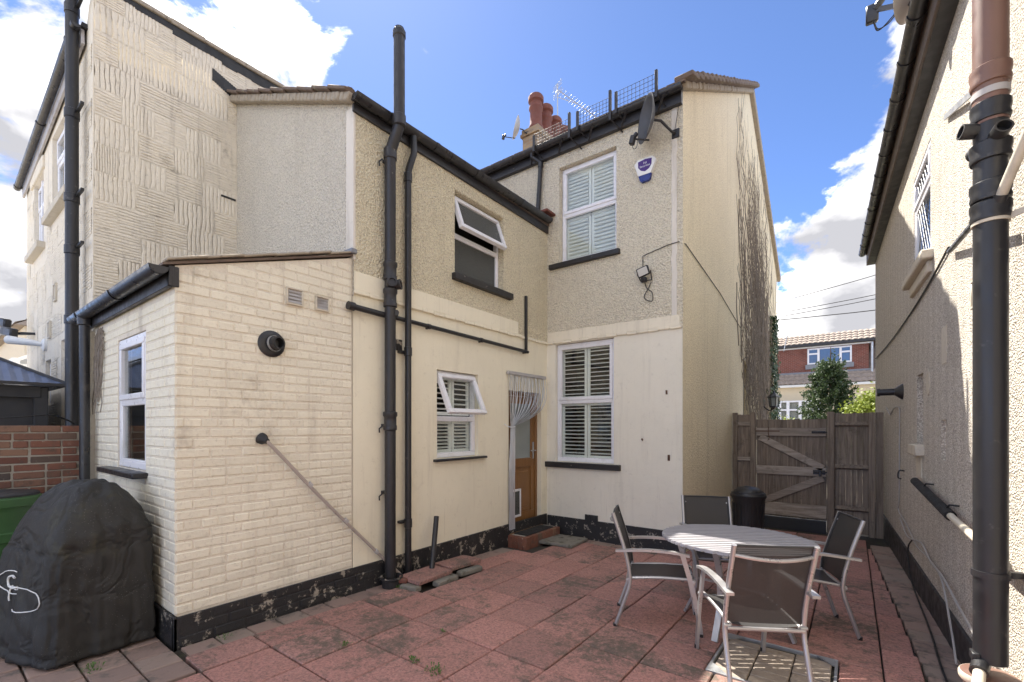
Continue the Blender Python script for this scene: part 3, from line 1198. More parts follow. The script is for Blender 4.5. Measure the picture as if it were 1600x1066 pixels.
def window(name, P, op, rows, w=.055, sill=None, shut=None, M=None, glass='glass', open_top=None, back=.55, ft=.042, parent=None, trickle=False, sillm='blacksill'):
    """white plastic window: outer frame, a casement and pane for each row"""
    u0, u1, v0, v1 = op
    u0, u1, v0, v1 = u0 + .004, u1 - .004, v0 + .004, v1 - .004
    mb = bars(MB(), P, u0, u1, v0, v1, ft, w, w + .07)
    vs = [v0] + list(rows) + [v1]
    for r in rows:
        bx(mb, P, u0 + ft, u1 - ft, r - .022, r + .022, w + .002, w + .068, .005)
    win = mb.build(name, M_['upvc'], parent or house, M=M)
    for k in range(len(vs) - 1):
        a0 = u0 + (ft - .012)
        a1 = u1 - (ft - .012)
        b0 = vs[k] + (ft - .012 if k == 0 else .012)
        b1 = vs[k + 1] - (ft - .012 if k == len(vs) - 2 else .012)
        if open_top and k == len(vs) - 2:
            # top-hung casement pushed open: hinge along its top edge
            h = Vector(P((a0 + a1) / 2, b1, w - .012))
            ax = Vector(P(1, 0, 0)) - Vector(P(0, 0, 0))
            n_ = Vector(P(0, 0, -1)) - Vector(P(0, 0, 0))
            rot = Matrix.Rotation(open_top, 4, ax)
            test = rot @ Vector((0, 0, -1))
            if test.dot(n_) < 0:
                rot = Matrix.Rotation(-open_top, 4, ax)
            MM = (M or Matrix()) @ T(h) @ rot @ T(-h)
            cw0, cw1, ct = w - .03, w + .03, .055
        else:
            MM = M
            cw0, cw1, ct = w - .012, w + .05, .05
            if k == 0 and len(vs) > 2:
                cw0, ct = w + .004, .03
        cs_ = bars(MB(), P, a0, a1, b0, b1, ct, cw0, cw1).build('casement', M_['upvc'], win, M=MM)
        pn = MB()
        bx(pn, P, a0 + ct - .006, a1 - ct + .006, b0 + ct - .006, b1 - ct + .006, (cw0 + cw1) / 2 - .002, (cw0 + cw1) / 2 + .002)
        pn.build('pane', M_[glass], win, M=MM, smooth=False)
        if shut:
            louvres(P, win, a0 + .01, a1 - .01, b0 + .02, b1 - .02, shut[k], M=M, tilt=shut[2], w=w + .082, sw=shut[3] if len(shut) > 3 else .05)
    if sill:
        s0, s1, sv, st, so_ = sill
        m = MB()
        n = 1
        for i in range(n):
            q = 0
            bx(m, P, s0 + (s1 - s0) * i / n, s0 + (s1 - s0) * (i + 1) / n, sv - st + q, sv, -so_ + q, w + .02, .006)
        m.build('sill', M_[sillm], win, M=M)
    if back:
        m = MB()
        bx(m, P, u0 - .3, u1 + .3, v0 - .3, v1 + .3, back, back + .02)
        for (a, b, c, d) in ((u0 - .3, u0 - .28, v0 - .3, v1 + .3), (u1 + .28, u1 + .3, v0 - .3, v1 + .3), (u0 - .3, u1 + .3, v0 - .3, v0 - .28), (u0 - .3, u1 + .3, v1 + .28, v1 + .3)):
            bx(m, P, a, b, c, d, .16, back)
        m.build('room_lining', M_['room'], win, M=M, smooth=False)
    return win


window('window', PB, LW, [2.005], sill=(-3.98, -2.69, 1.045, .085, .06), shut=(13, 11, .12), ft=.05, back=1.2)
window('window', PBr, UW, [4.95], w=.09, sill=(-3.88, -2.69, 4.175, .075, .06), shut=(10, 10, 1.0, .074), back=1.0)
window('window', PAr, EW, [4.03], w=.085, sill=(4.02, 5.2, 3.495, .085, .07), glass='frost', open_top=R(20), back=.6)
window('window', PA, SW, [1.71], w=.05, sill=(3.73, 4.66, 1.215, .03, .06), shut=(7, 6, .2), open_top=R(24), back=.9, sillm='black')
window('window', PLs, (-5.47, -4.66, 1.235, 2.40), [1.83], w=.012, sill=(-5.72, -4.60, 1.225, .045, .10), back=.9, ft=.055, sillm='black')
# lintel shadow board above the extension window
MB().box(XA + .0, XA + .03, 4.05, 5.07, 4.53, 4.60, .01).build('lintel', M_['rough'], ewall)

# ------------------------------------------------------------------ back door
d0, d1 = DR[0] + .006, DR[1] - .006
mb = bars(MB(), PA, d0, d1, .06, 2.125, .06, .07, .14)
door = mb.build('back_door', M_['door'], house)
a, b = d0 + .062, d1 - .062
mb = MB()
bx(mb, PA, a, b, .125, .30, .085, .125, .004)
bx(mb, PA, a, b, .98, 1.12, .085, .125, .004)
bx(mb, PA, a, b, 1.95, 2.06, .085, .125, .004)
bx(mb, PA, a, a + .10, .30, 1.95, .086, .124, .004)
bx(mb, PA, b - .10, b, .30, 1.95, .086, .124, .004)
bx(mb, PA, a + .1, b - .1, .30, .98, .100, .118)
bx(mb, PA, a + .15, b - .15, .36, .92, .092, .11, .01)
mb.build('door_leaf', M_['door'], door)
m = MB()
bx(m, PA, a + .1, b - .1, 1.12, 1.95, .10, .112)
m.build('pane', M_['doorglass'], door)
m = MB()
bx(m, PA, d0 - .01, d1 + .01, .02, .062, -.03, .14, .006)
m.build('threshold', M_['door'], door)
m = bars(MB(), PA, 5.335, 5.60, .245, .665, .035, .062, .09)
cf = m.build('cat_flap', M_['upvc'], door)
m = MB()
bx(m, PA, 5.37, 5.565, .28, .63, .07, .085)
m.build('flap', M_['frost'], cf)
m = MB()
bx(m, PA, 5.925, 5.955, 1.10, 1.36, .07, .086, .004)
m.cyl(PA(5.94, 1.23, .086), PA(5.94, 1.23, .03), .009, 8)
m.cyl(PA(5.955, 1.23, .035), PA(5.82, 1.23, .035), .009, 8)
m.build('door_handle', M_['galv'], door)

# chain curtain hooked to one side of the door
cur = thing('chain_curtain', (XA + .04, 5.6, .1), 'silver chain fly curtain tied back at the brown back door', 'curtain')
MB().box(XA + .012, XA + .05, 5.13, 6.13, 2.355, 2.40, .004).build('rail', M_['greyp'], cur)
m = MB()
for i in range(38):
    t = i / 37
    y0 = 5.16 + .94 * t
    yt = 5.225 + .075 * t + random.uniform(-.006, .006)
    xo = XA + .03 + random.uniform(-.012, .012)
    pts = []
    for k in range(13):
        s = k / 12
        z = 2.355 + (1.62 - 2.355) * s
        y = y0 + (yt - y0) * (s ** (1.9 + 1.2 * t))
        pts.append((xo + .03 * math.sin(s * 3.1) * (.4 + t) + .012 * math.sin(i * 1.7 + s * 5), y, z - .05 * t * math.sin(s * math.pi)))
    for k in range(1, 9):
        s = k / 8
        pts.append((xo + .006 * math.sin(k + i), 5.175 + .12 * t + (yt - 5.175 - .12 * t) * max(0, 1 - s * 3) + random.uniform(-.004, .004), 1.62 - 1.50 * s))
    m.tube(pts, .0046, 4, False)
m.build('chain_strands', M_['galv'], cur)
m = MB().tube(smooth_path([(XA + .0, 5.10, 1.64), (XA + .05, 5.14, 1.60), (XA + .065, 5.26, 1.60), (XA + .02, 5.32, 1.62)], 5), .006, 6)
m.build('tie_back', M_['white'], cur)

# ------------------------------------------------------------------ things on the house walls
# soil stack with a vent above the eaves
X0 = XA + .10
t_ = thing('soil_stack', (X0, 3.03, gz(3.03)), 'tall black iron soil stack rising past the extension gutter', 'pipe')
pth = [(X0, 3.03, -.04), (X0, 3.03, 4.44), (X0 + .02, 3.03, 4.50), (X0 + .125, 3.03, 4.66), (X0 + .145, 3.03, 4.73), (X0 + .145, 3.03, 5.60)]
MB().tube(pth, .057, 18).build('pipe', M_['iron'], t_)
for z in (1.66, 2.94, 3.22):
    MB().lathe([(.057, -.10), (.07, -.09), (.07, -.05), (.064, -.04), (.064, .04), (.074, .055), (.074, .09), (.057, .10)], 18, T((X0, 3.03, z))).build('socket', M_['iron'], t_)
for p, q in ((pth[1], pth[2]), (pth[4], pth[5])):
    MB().lathe([(.057, -.06), (.068, -.05), (.068, .05), (.057, .06)], 18, T(p)).build('socket', M_['iron'], t_)
MB().lathe([(.058, -.01), (.066, 0), (.066, .05), (.058, .06), (.05, .085), (.001, .10)], 18, T((X0 + .145, 3.03, 5.59))).build('vent_cowl', M_['black'], t_)
m = MB()
for dy in (-.045, .055):
    d = Vector((.75, dy * 9, .12)).normalized()
    m.cyl((X0, 3.03, 3.07), Vector((X0, 3.03, 3.07)) + d * .105, .05, 16)
m.build('inspection_branch', M_['iron'], t_)
for dy in (-.045, .055):
    d = Vector((.75, dy * 9, .12)).normalized()
    e = Vector((X0, 3.03, 3.07)) + d * .104
    MB().lathe([(.034, 0), (.054, 0), (.054, .012), (.036, .014), (.034, 0)], 18, T(e) @ frame_to(d)).build('access_ring', M_['iron'], t_)
m = MB()
for z in (.9, 1.6, 4.36):
    m.box(XA, X0 - .04, 2.99, 3.07, z, z + .03)
    m.tube([(X0 - .03, 2.955, z + .01), (X0 - .05, 2.93, z - .02), (X0 - .06, 2.94, z - .06)], .008, 5)
m.build('wall_bracket', M_['iron'], t_)
# rainwater downpipe from the extension gutter
X1 = XA + .075
t_ = thing('rainwater_downpipe', (X1, 3.29, gz(3.29)), 'slim black downpipe with swan neck from the extension gutter', 'pipe')
MB().tube([(X1, 3.29, .0), (X1, 3.29, 4.36), (X1 + .01, 3.295, 4.42), (X1 + .045, 3.33, 4.58), (X1 + .03, 3.345, 4.64), (X1 + .02, 3.345, 4.83)], .036, 14).build('pipe', M_['black'], t_)
for z in (.55, 2.42, 4.32):
    MB().lathe([(.036, -.05), (.043, -.045), (.043, .045), (.036, .05)], 14, T((X1, 3.29, z))).build('socket', M_['black'], t_)
m = MB()
for z in (.55, 2.40):
    m.box(XA, X1 - .02, 3.20, 3.33, z, z + .03, .004)
m.build('wall_bracket', M_['black'], t_)
# waste pipe along the wall with an upstand
t_ = thing('waste_pipe', (XA + .06, 4.1, 2.7), 'long thin black waste pipe running along the wall under the bathroom window', 'pipe')
MB().tube([(XA + .055, 2.60, 2.775), (XA + .055, 3.0, 2.765)], .03, 12).build('pipe', M_['iron'], t_)
MB().tube([(XA + .045, 3.05, 2.77), (XA + .045, 5.62, 2.725)], .023, 10).build('pipe', M_['black'], t_)
MB().box(XA + .025, XA + .06, 5.555, 5.595, 2.75, 3.56, .004).build('upstand', M_['black'], t_)
MB().cyl((XA + .055, 2.565, 2.776), (XA + .055, 2.63, 2.774), .042, 12).build('end_cap', M_['iron'], t_)
MB().cyl((XA + .16, 3.06, 2.79), (XA + .04, 3.14, 2.79), .03, 12).build('side_branch', M_['iron'], t_)
for y in (3.62, 4.55, 5.55):
    zc = 2.768 - (y - 3.05) * .0175
    m = MB().cyl((XA + .045, y - .02, zc), (XA + .045, y + .02, zc), .03, 10)
    m.box(XA, XA + .04, y - .012, y + .012, zc - .028, zc - .003)
    m.build('pipe_clip', M_['black'], t_)
# diagonal overflow pipe on the lean-to
t_ = thing('overflow_pipe', (XA + .05, 2.4, .2), 'thin pale pipe slanting down the painted brick wall', 'pipe')
MB().tube(smooth_path([(XA + .03, 1.78, 1.50), (XA + .06, 1.84, 1.44), (XA + .055, 2.3, .935), (XA + .055, 2.97, .24), (XA + .075, 3.2, .0)], 6), .0155, 8).build('pipe', M_['creamp'], t_)
MB().lathe([(.05, 0), (.045, .03), (.03, .05), (.022, .075)], 12, T((XA, 1.78, 1.505)) @ frame_to((1, .35, -.4))).build('rubber_collar', M_['bitumen'], t_)
for s in (.3, .62, .93):
    p = Vector((XA + .055, 1.84 + (2.97 - 1.84) * s, 1.44 + (.24 - 1.44) * s))
    MB().cyl(p - Vector((0, .014, -.015)), p + Vector((0, .014, -.015)), .023, 8).build('pipe_clip', M_['greyp'], t_)
# flue
t_ = thing('boiler_flue', (XA, 1.865, 2.3), 'round black boiler flue on the painted brick wall', 'flue')
MB().lathe([(.112, 0), (.112, .012), (.10, .022), (.07, .028), (.062, .028)], 26, T((XA, 1.865, 2.305)) @ frame_to((1, 0, 0))).build('wall_seal', M_['black'], t_)
MB().lathe([(.062, .0), (.062, .05), (.056, .055), (.056, .10), (.042, .10), (.042, .02), (.001, .02)], 22, T((XA, 1.865, 2.305)) @ frame_to((1, .25, .04))).build('outlet', M_['black'], t_)
MB().lathe([(.0635, .03), (.0665, .03), (.0665, .05), (.0635, .05), (.0635, .03)], 22, T((XA, 1.865, 2.305)) @ frame_to((1, .25, .04))).build('steel_ring', M_['galv'], t_)
for y, z, lb in ((2.06, 2.748, 'square beige louvred vent left of a smaller one'), (2.32, 2.742, 'smaller square louvred vent nearest the extension corner')):
    t_ = thing('wall_vent', (XA, y, z), lb, 'vent', 'vents high on the painted brick wall')
    s = .075 if y < 2.2 else .067
    P_ = lambda u, v, w: (XA - w, u, v)
    bars(MB(), P_, y - s, y + s, z - s, z + s, .014, -.03, .01, .003).build('frame', M_['beige'], t_)
    for k in range(4):
        zz = z - s + .02 + k * (2 * s - .03) / 4
        m = MB()
        m.quad((XA + .006, y - s + .014, zz + .033), (XA + .006, y + s - .014, zz + .033), (XA + .022, y + s - .014, zz), (XA + .022, y - s + .014, zz))
        m.build('flap', M_['greyp'], t_)
m = MB().box(XA, XA + .012, 3.12, 3.26, 2.43, 2.55)
for i in range(4):
    for j in range(3):
        m.box(XA + .011, XA + .018, 3.13 + .032 * i, 3.15 + .032 * i, 2.44 + .035 * j, 2.465 + .035 * j)
m.build('air_brick', M_['plinth'], label='black air brick between the two upright pipes', category='air brick')
m = MB().box(-3.26, -3.05, YB - .028, YB - .01, .15, .27)
for i in range(5):
    m.box(-3.25 + .04 * i, -3.225 + .04 * i, YB - .034, YB - .028, .16, .26)
m.build('air_brick', M_['plinth'], label='black air brick on the plinth below the ground-floor shuttered window', category='air brick')
# leaning offcut of pipe
MB().tube([(-3.70, 3.46, gz(3.46) + .03), (-3.83, 3.66, .57)], .03, 12, True).build('pipe_offcut', M_['iron'], label='short black pipe leaning against the plinth', category='pipe')
# downpipe of the main roof
X2 = -4.08
t_ = thing('rainwater_downpipe', (X2, 6.12, 5.1), 'short black downpipe from the main roof gutter beside the upper shuttered window', 'pipe')
MB().tube([(X2 - .06, 6.06, 6.03), (X2 - .06, 6.06, 5.95), (X2 + .05, 6.14, 5.86), (X2 + .05, 6.14, 5.80), (X2 - .0, 6.14, 5.10)], .036, 12).build('pipe', M_['black'], t_)
MB().lathe([(.036, -.04), (.043, -.035), (.043, .035), (.036, .04)], 12, T((X2 + .05, 6.14, 5.82))).build('socket', M_['black'], t_)

# satellite dish beside the alarm box
def dish(c, nrm, r, lab, mat, wallp, boom):
    t = thing('satellite_dish', wallp, lab, 'satellite dish')
    nrm = Vector(nrm).normalized()
    Mx = T(c) @ frame_to(nrm)
    prof = [(r * k / 9, .32 * r * (k / 9) ** 2) for k in range(10)]
    prof += [(r * 1.03, .32 * r), (r * 1.03, .30 * r)] + [(r * k / 9, .32 * r * (k / 9) ** 2 - .012) for k in range(8, -1, -1)]
    prof[0] = (.001, 0)
    prof[-1] = (.001, -.012)
    MB().lathe(prof, 30, Mx @ Matrix.Scale(.9, 4, (1, 0, 0))).build('reflector', M_[mat], t)
    c = Vector(c)
    low = Mx @ Vector((0, -r * .95, .28 * r))
    tip = c + Vector(boom)
    MB().tube([low - nrm * .06, tip], .012, 8).build('boom', M_['black'], t)
    m = MB()
    m.cyl(tip, tip + (c - tip).normalized() * .07 + Vector((0, 0, .02)), .028, 12)
    k = m.mark()
    m.box(-.032, .032, -.035, .035, -.075, .04, .01)
    m.xf(k, T(tip) @ Matrix.Rotation(.25, 4, 'Y'))
    m.build('receiver', M_['black'], t)
    wp = Vector(wallp)
    bk = c - nrm * .03
    m = MB().tube([bk, bk - nrm * .09, wp + Vector((-.03, -.09, .0)), wp], .017, 8)
    m.box(wp.x - .05, wp.x + .05, wp.y - .02, wp.y, wp.z - .06, wp.z + .06, .006)
    m.build('mount', M_['black'], t)
    return t


td = dish((-2.13, 5.93, 5.67), (-.74, -.66, .06), .29, 'dark satellite dish on the rear wall above the alarm box', 'dish', (-1.90, 6.198, 5.53), (-.20, -.16, -.26))
MB().tube(smooth_path([(-1.9, 6.15, 5.55), (-1.88, 6.17, 5.72), (-1.84, 6.15, 5.92)], 4), .004, 5).build('cable', M_['bcable'], td)
MB().tube(smooth_path([(-2.34, 5.77, 5.36), (-2.33, 5.79, 5.29), (-2.29, 5.80, 5.30), (-2.28, 5.81, 5.40)], 4), .004, 5).build('cable', M_['bcable'], td)
# alarm box
t_ = thing('alarm_box', (-2.30, 6.2, 5.06), 'white and blue bell box with purple shield on the rear wall', 'alarm box')
yf = 6.198
poly = [(-2.40, 5.27), (-2.365, 5.325), (-2.22, 5.325), (-2.18, 5.27), (-2.235, 5.10), (-2.36, 5.10)]
wx = lambda x: -2.305 + (x + 2.291) * 1.4
MB().prism([(wx(x), yf, z) for x, z in poly], (0, -.055, 0)).build('cover', M_['white'], t_)
MB().prism([(wx(x), yf, z) for x, z in ((-2.362, 5.105), (-2.232, 5.105), (-2.245, 5.03), (-2.262, 5.01), (-2.33, 5.01), (-2.345, 5.03))], (0, -.048, 0)).build('lens', M_['bluep'], t_)
sh = [(-2.362, 5.295), (-2.29, 5.31), (-2.222, 5.295), (-2.225, 5.215), (-2.25, 5.165), (-2.29, 5.14), (-2.332, 5.165), (-2.36, 5.215)]
MB().prism([(wx(x), yf - .054, z) for x, z in sh], (0, -.003, 0)).build('shield', M_['purple'], t_)
for txt, z, s in (('1st', 5.245, .046), ('Securities', 5.205, .038)):
    cu = bpy.data.curves.new('lettering', 'FONT')
    cu.body = txt
    cu.size = s
    cu.align_x = 'CENTER'
    cu.extrude = .0006
    tob = bpy.data.objects.new('tmp', cu)
    COL.objects.link(tob)
    bpy.context.view_layer.update()
    me = bpy.data.meshes.new_from_object(tob.evaluated_get(bpy.context.evaluated_depsgraph_get()))
    bpy.data.objects.remove(tob)
    me.materials.clear()
    me.materials.append(M_['white'])
    inst('lettering', me, T((-2.305, yf - .0585, z)) @ Matrix.Rotation(R(90), 4, 'X'), t_)
# floodlight
t_ = thing('floodlight', (-2.3, 6.2, 3.55), 'small black floodlight with looped cable on the rear wall', 'floodlight')
Mf = T((-2.315, 6.10, 3.74)) @ Matrix.Rotation(R(-14), 4, 'Y') @ Matrix.Rotation(R(12), 4, 'X')
m = MB().box(-.085, .085, -.02, .025, -.065, .065, .012)
m.box(-.07, .07, .025, .05, -.05, .05, .01)
m.build('housing', M_['black'], t_, M=Mf)
MB().box(-.068, .068, -.024, -.0195, -.05, .05, .001).build('lens', M_['dishl'], t_, M=Mf)
m = MB().box(-.04, .04, -.03, .03, -.05, .02, .012)
m.cyl((0, -.03, -.015), (0, -.045, -.022), .022, 12)
m.build('sensor', M_['black'], t_, M=T((-2.31, 6.12, 3.645)))
MB().tube([(-2.40, 6.1, 3.72), (-2.37, 6.17, 3.63), (-2.22, 6.17, 3.63), (-2.21, 6.1, 3.74)], .009, 6).build('bracket', M_['black'], t_)
MB().tube(smooth_path([(-2.31, 6.15, 3.60), (-2.285, 6.17, 3.52), (-2.215, 6.175, 3.45), (-2.215, 6.18, 3.34), (-2.29, 6.18, 3.36), (-2.33, 6.18, 3.42), (-2.27, 6.18, 3.52), (-2.23, 6.18, 3.60)], 5), .006, 6).build('cable', M_['bcable'], t_)
MB().tube([(-2.35, 6.185, 3.82), (-2.35, 6.185, 3.99), (-2.0, 6.185, 4.06), (-1.86, 6.185, 4.07), (-1.80, 6.3, 4.06), (XG + .03, 8.3, 3.86), (XG + .03, 10.2, 3.55)], .006, 6).build('wall_cable', M_['bcable'], label='thin cable running from the floodlight round the gable corner', category='cable')
for x, z, s, lb in ((-2.03, 2.07, .028, 'small metal hook high on the plain rear wall'), (-2.0, 1.18, .04, 'short dark bolt low on the plain rear wall near the corner'), (-2.37, 1.42, .016, 'tiny screw below the hook on the rear wall')):
    m = MB().box(x - s * .4, x + s * .4, YB - .012, YB + .005, z - s, z + s, .003)
    m.tube([(x, YB, z), (x, YB - .03, z), (x, YB - .035, z + s)], .005, 6)
    m.build('wall_hook', M_['rust'], label=lb, category='hook')

# TV aerial and small dish on the chimney
t_ = thing('television_aerial', (-7.0, 11.5, 9.7), 'television aerial with many thin rods above the chimney pots', 'aerial')
MB().cyl((-6.95, 11.5, 9.6), (-6.95, 11.5, 11.7), .018, 8).build('mast', M_['galv'], t_)
b0, b1 = Vector((-6.95, 11.5, 11.52)), Vector((-6.2, 13.2, 11.10))
MB().tube([b0, b1], .012, 6).build('boom', M_['galv'], t_)
m = MB()
pd = (b1 - b0).cross(Vector((0, 0, 1))).normalized()
for k in range(18):
    c = b0.lerp(b1, .06 + .92 * k / 17)
    m.cyl(c - pd * .16, c + pd * .16, .005, 5)
for s in (-1, 1):
    q = b0 + Vector((0, 0, .12 * s))
    m.tube([b0, q - (b1 - b0).normalized() * .06], .008, 5)
    for e in (-.06, 0, .06):
        m.cyl(q - pd * .22 + Vector((0, 0, e)), q + pd * .22 + Vector((0, 0, e)), .006, 5)
m.tube([(-6.95, 11.5, 11.3), b0.lerp(b1, .4)], .01, 5)
m.build('elements', M_['galv'], t_)
dish((-7.30, 10.05, 9.75), (-.72, -.55, .25), .30, 'weathered satellite dish fixed to the chimney stack', 'dishl', (-7.1, 10.18, 9.6), (-.34, -.25, -.22))
# bird guard of wire mesh along the gutter
def guard(x0, x1, z0, h, lab, posts):
    t = thing('bird_guard', ((x0 + x1) / 2, 6.0, z0), lab, 'wire guard', 'wire guards standing along the gutter')
    m = MB()
    nx = max(3, int((x1 - x0) / .052))
    for i in range(nx + 1):
        x = x0 + (x1 - x0) * i / nx
        m.cyl((x, 5.985, z0), (x, 5.985, z0 + h), .0035, 4)
    for k in range(5):
        m.cyl((x0, 5.985, z0 + h * k / 4), (x1, 5.985, z0 + h * k / 4), .0035, 4)
    m.build('wire_mesh', M_['black'], t)
    for px_, pz, ph in posts:
        m = MB().box(px_ - .018, px_ + .018, 5.965, 5.972, pz, pz + ph, .001)
        m.box(px_ + .011, px_ + .018, 5.972, 6.0, pz, pz + ph, .001)
        m.bar((px_, 5.97, pz + .02), (px_ + .10, 6.19, pz - .10), .02, .008)
        m.build('post', M_['iron'], t)


guard(-2.66, -2.09, 6.05, .25, 'wire mesh panel on the gutter nearest the gable', [(-2.09, 5.98, .36), (-2.66, 6.0, .30)])
guard(-3.28, -2.76, 6.05, .22, 'wire mesh panel in the middle of the gutter', [(-2.75, 5.94, .42), (-3.27, 6.0, .28)])
guard(-4.05, -3.42, 6.05, .19, 'low wire mesh panel on the gutter in front of the chimney', [(-3.41, 5.94, .38), (-4.05, 5.97, .25)])

# wall lantern in the side passage
t_ = thing('wall_lantern', (XG, 12.6, 2.2), 'black carriage lantern on the gable wall above the gate', 'wall lamp')
lc = Vector((XG + .30, 12.6, 2.22))
MB().lathe([(.085, -.12), (.105, .08), (.11, .09)], 6, T(lc)).build('glass', M_['doorglass'], t_)
MB().lathe([(.15, .085), (.14, .10), (.06, .19), (.03, .20), (.02, .25), (.001, .26)], 6, T(lc)).build('roof', M_['black'], t_)
m = MB().lathe([(.09, -.14), (.09, -.115), (.05, -.17), (.001, -.21)], 6, T(lc))
for k in range(6):
    a = k * math.pi / 3
    m.cyl(lc + Vector((.088 * math.cos(a), .088 * math.sin(a), -.13)), lc + Vector((.11 * math.cos(a), .11 * math.sin(a), .09)), .01, 5)
m.build('cage', M_['black'], t_)
m = MB().tube(smooth_path([lc + Vector((0, 0, -.18)), lc + Vector((-.1, 0, -.22)), lc + Vector((-.22, 0, -.12)), (XG + .03, 12.6, 2.16)], 5), .014, 6)
m.box(XG + .02, XG + .045, 12.54, 12.66, 2.02, 2.28, .01)
m.build('bracket', M_['black'], t_)
# ================================================================== NEIGHBOUR WITH COMBED RENDER (left)
nei = thing('neighbouring_house', (-8.8, 3.7, 0), 'tall flat-roofed house with combed cream render panels at left', 'house')
PN = lambda u, v, w: (u, YN + w, v)
PS = lambda u, v, w: (XN - w, u, v)
NW = [(-10.32, -9.50, 4.30, 5.36), (-8.85, -7.62, 4.50, 5.58), (-9.35, -8.95, 1.9, 2.55), (-8.25, -7.55, .9, 2.72)]
mb = wall(MB(), PN, -11.05, XN, -.3, 5.6, NW, .14)
mb.quad(PN(-11.05, 5.6, 0), PN(XN, 5.6, 0), PN(XN, 6.46, 0), PN(XN - .3, 6.05, 0), PN(-11.05, 5.62, 0))
wall(mb, PS, YN, 6.3, -.3, 6.46)
mb.quad((-11.05, YN, -.3), (-11.05, 8, -.3), (-11.05, 8, 5.6), (-11.05, YN, 5.6))
nwall = mb.build('wall', M_['comb'], nei, smooth=False)


def combmesh(vertical, sd):
    """unit panel of raked render: rounded ridges and grooves, 1 x 1, in the y-z plane facing +x"""
    m = MB()
    n = 9
    prof = [(0, 0)]
    for i in range(n):
        a = i / n
        prof += [(a + .10 / n, .0), (a + .30 / n, 1), (a + .80 / n, 1), (a + .98 / n, 0)]
    prof.append((1, 0))
    NS = 7
    for j in range(NS + 1):
        t = j / NS
        for k, (s, h) in enumerate(prof):
            rid = k // 4
            w = .30 / n * noise.noise((rid * 3.1 + sd * 17, t * 2.6, sd))
            e = 0 if k in (0, len(prof) - 1) else 1
            hh = h * (.75 + .7 * noise.noise((rid * 1.7, t * 3 + sd * 5, 4.0)))
            te = t + (.05 * noise.noise((rid * 2.3, sd * 3, 9)) if j in (0, NS) else 0)
            m.v.append((max(0, hh), min(1, max(0, s + w * e)), te) if vertical else (max(0, hh), te, min(1, max(0, s + w * e))))
    K = len(prof)
    for j in range(NS):
        for k in range(K - 1):
            a = j * K + k
            m.f.append((a, a + 1, a + K + 1, a + K))
    return m.mesh('render_panel', M_['comb'], False)[0]


CMB = [[combmesh(False, q) for q in range(4)], [combmesh(True, q) for q in range(4)]]
for k in range(13):
    z = 2.56 + .305 * k
    h = .295 if k < 12 else .24
    y = YN + .012
    i = k
    first = True
    while y < 3.5:
        w = random.uniform(.30, .46) if not first else (.36 if k % 2 else .2) + random.uniform(0, .1)
        first = False
        if not (y > YE and z < 6.0):
            hz = .3
            w2 = min(w - .006, YE - y - .005) if z < 5.9 else w - .006
            if w2 > .08:
                inst('render_panel', random.choice(CMB[(i + (random.random() < .15)) % 2]), T((XN, y, z + random.uniform(-.005, .005))) @ Matrix.Rotation(random.gauss(0, .012), 4, 'X') @ Matrix.Diagonal((random.uniform(.004, .0085), w2, min(h, hz + .02), 1)), nwall)
        y += w
        i += 1
for k in range(18):
    z = .75 + .295 * k
    x = XN - .04 - (.15 if k % 2 else 0)
    i = k
    while x > -10.9 and z < 5.3 + (x + 11.05) * .06:
        w = random.uniform(.28, .44)
        if not any(x - w < o[1] + .03 and x > o[0] - .03 and z < o[3] + .03 and z + .29 > o[2] - .06 for o in NW) and x - w > -11.04:
            inst('render_panel', random.choice(CMB[(i + (random.random() < .15)) % 2]), T((x, YN, z + random.uniform(-.01, .01))) @ Matrix.Rotation(R(-90), 4, 'Z') @ Matrix.Scale(-1, 4, (0, 1, 0)) @ Matrix.Diagonal((.0065, w - .006, .288, 1)), nwall)
        x -= w
        i += 1
# coping along the flat roof
mb = MB()
for i in range(14):
    y0 = YN - .02 + .36 * i
    mb.box(XN - .22, XN + .035, y0, y0 + .362, 6.46 + .006 * (i % 2), 6.51 + .006 * (i % 3), .008)
mb.build('coping', M_['verge'], nei)
mb = MB()
for i in range(24):
    y0 = YN + .18 * i
    d = .13 + .05 * noise.noise((i * .9, 1, 1)) + (.0 if i < 14 else .03)
    mb.box(XN, XN + .011, y0, y0 + .181, 6.46 - d * (.35 + .65 * min(1, i / 7)), 6.46)
mb.build('bitumen_edge', M_['bitumen'], nei)
m = MB()
for i in range(12):
    t = i / 12
    m.box(XN, XN + .012, 2.36 + .024 * i, 2.36 + .024 * (i + 1), 6.05 - .13 * t - .05 * noise.noise((i, 0, 2)), 6.20 - .10 * t + .03 * noise.noise((i, 5, 2)))
m.build('bitumen_patch', M_['bitumen'], nei)
MB().box(XN, XN + .02, 2.46, 2.63, 4.60, 4.62).build('metal_strip', M_['bitumen'], nei)
MB().bar((-11.08, YN - .035, 5.50), (XN - .25, YN - .035, 5.93), .03, .17, c=.004).build('fascia_board', M_['greyp'], nei)
mb = MB().prism([(-11.08, YN - .05, 5.58), (XN - .22, YN - .05, 6.02), (XN - .22, YN - .05, 6.07), (-11.08, YN - .05, 5.63)], (0, 5, 0))
mb.build('flat_roof', M_['bitumen'], nei)
gutter(nei, (-11.15, YN - .10, 5.58), (XN - .2, YN - .10, 6.01), .045, clips=(.02, .5, .93))
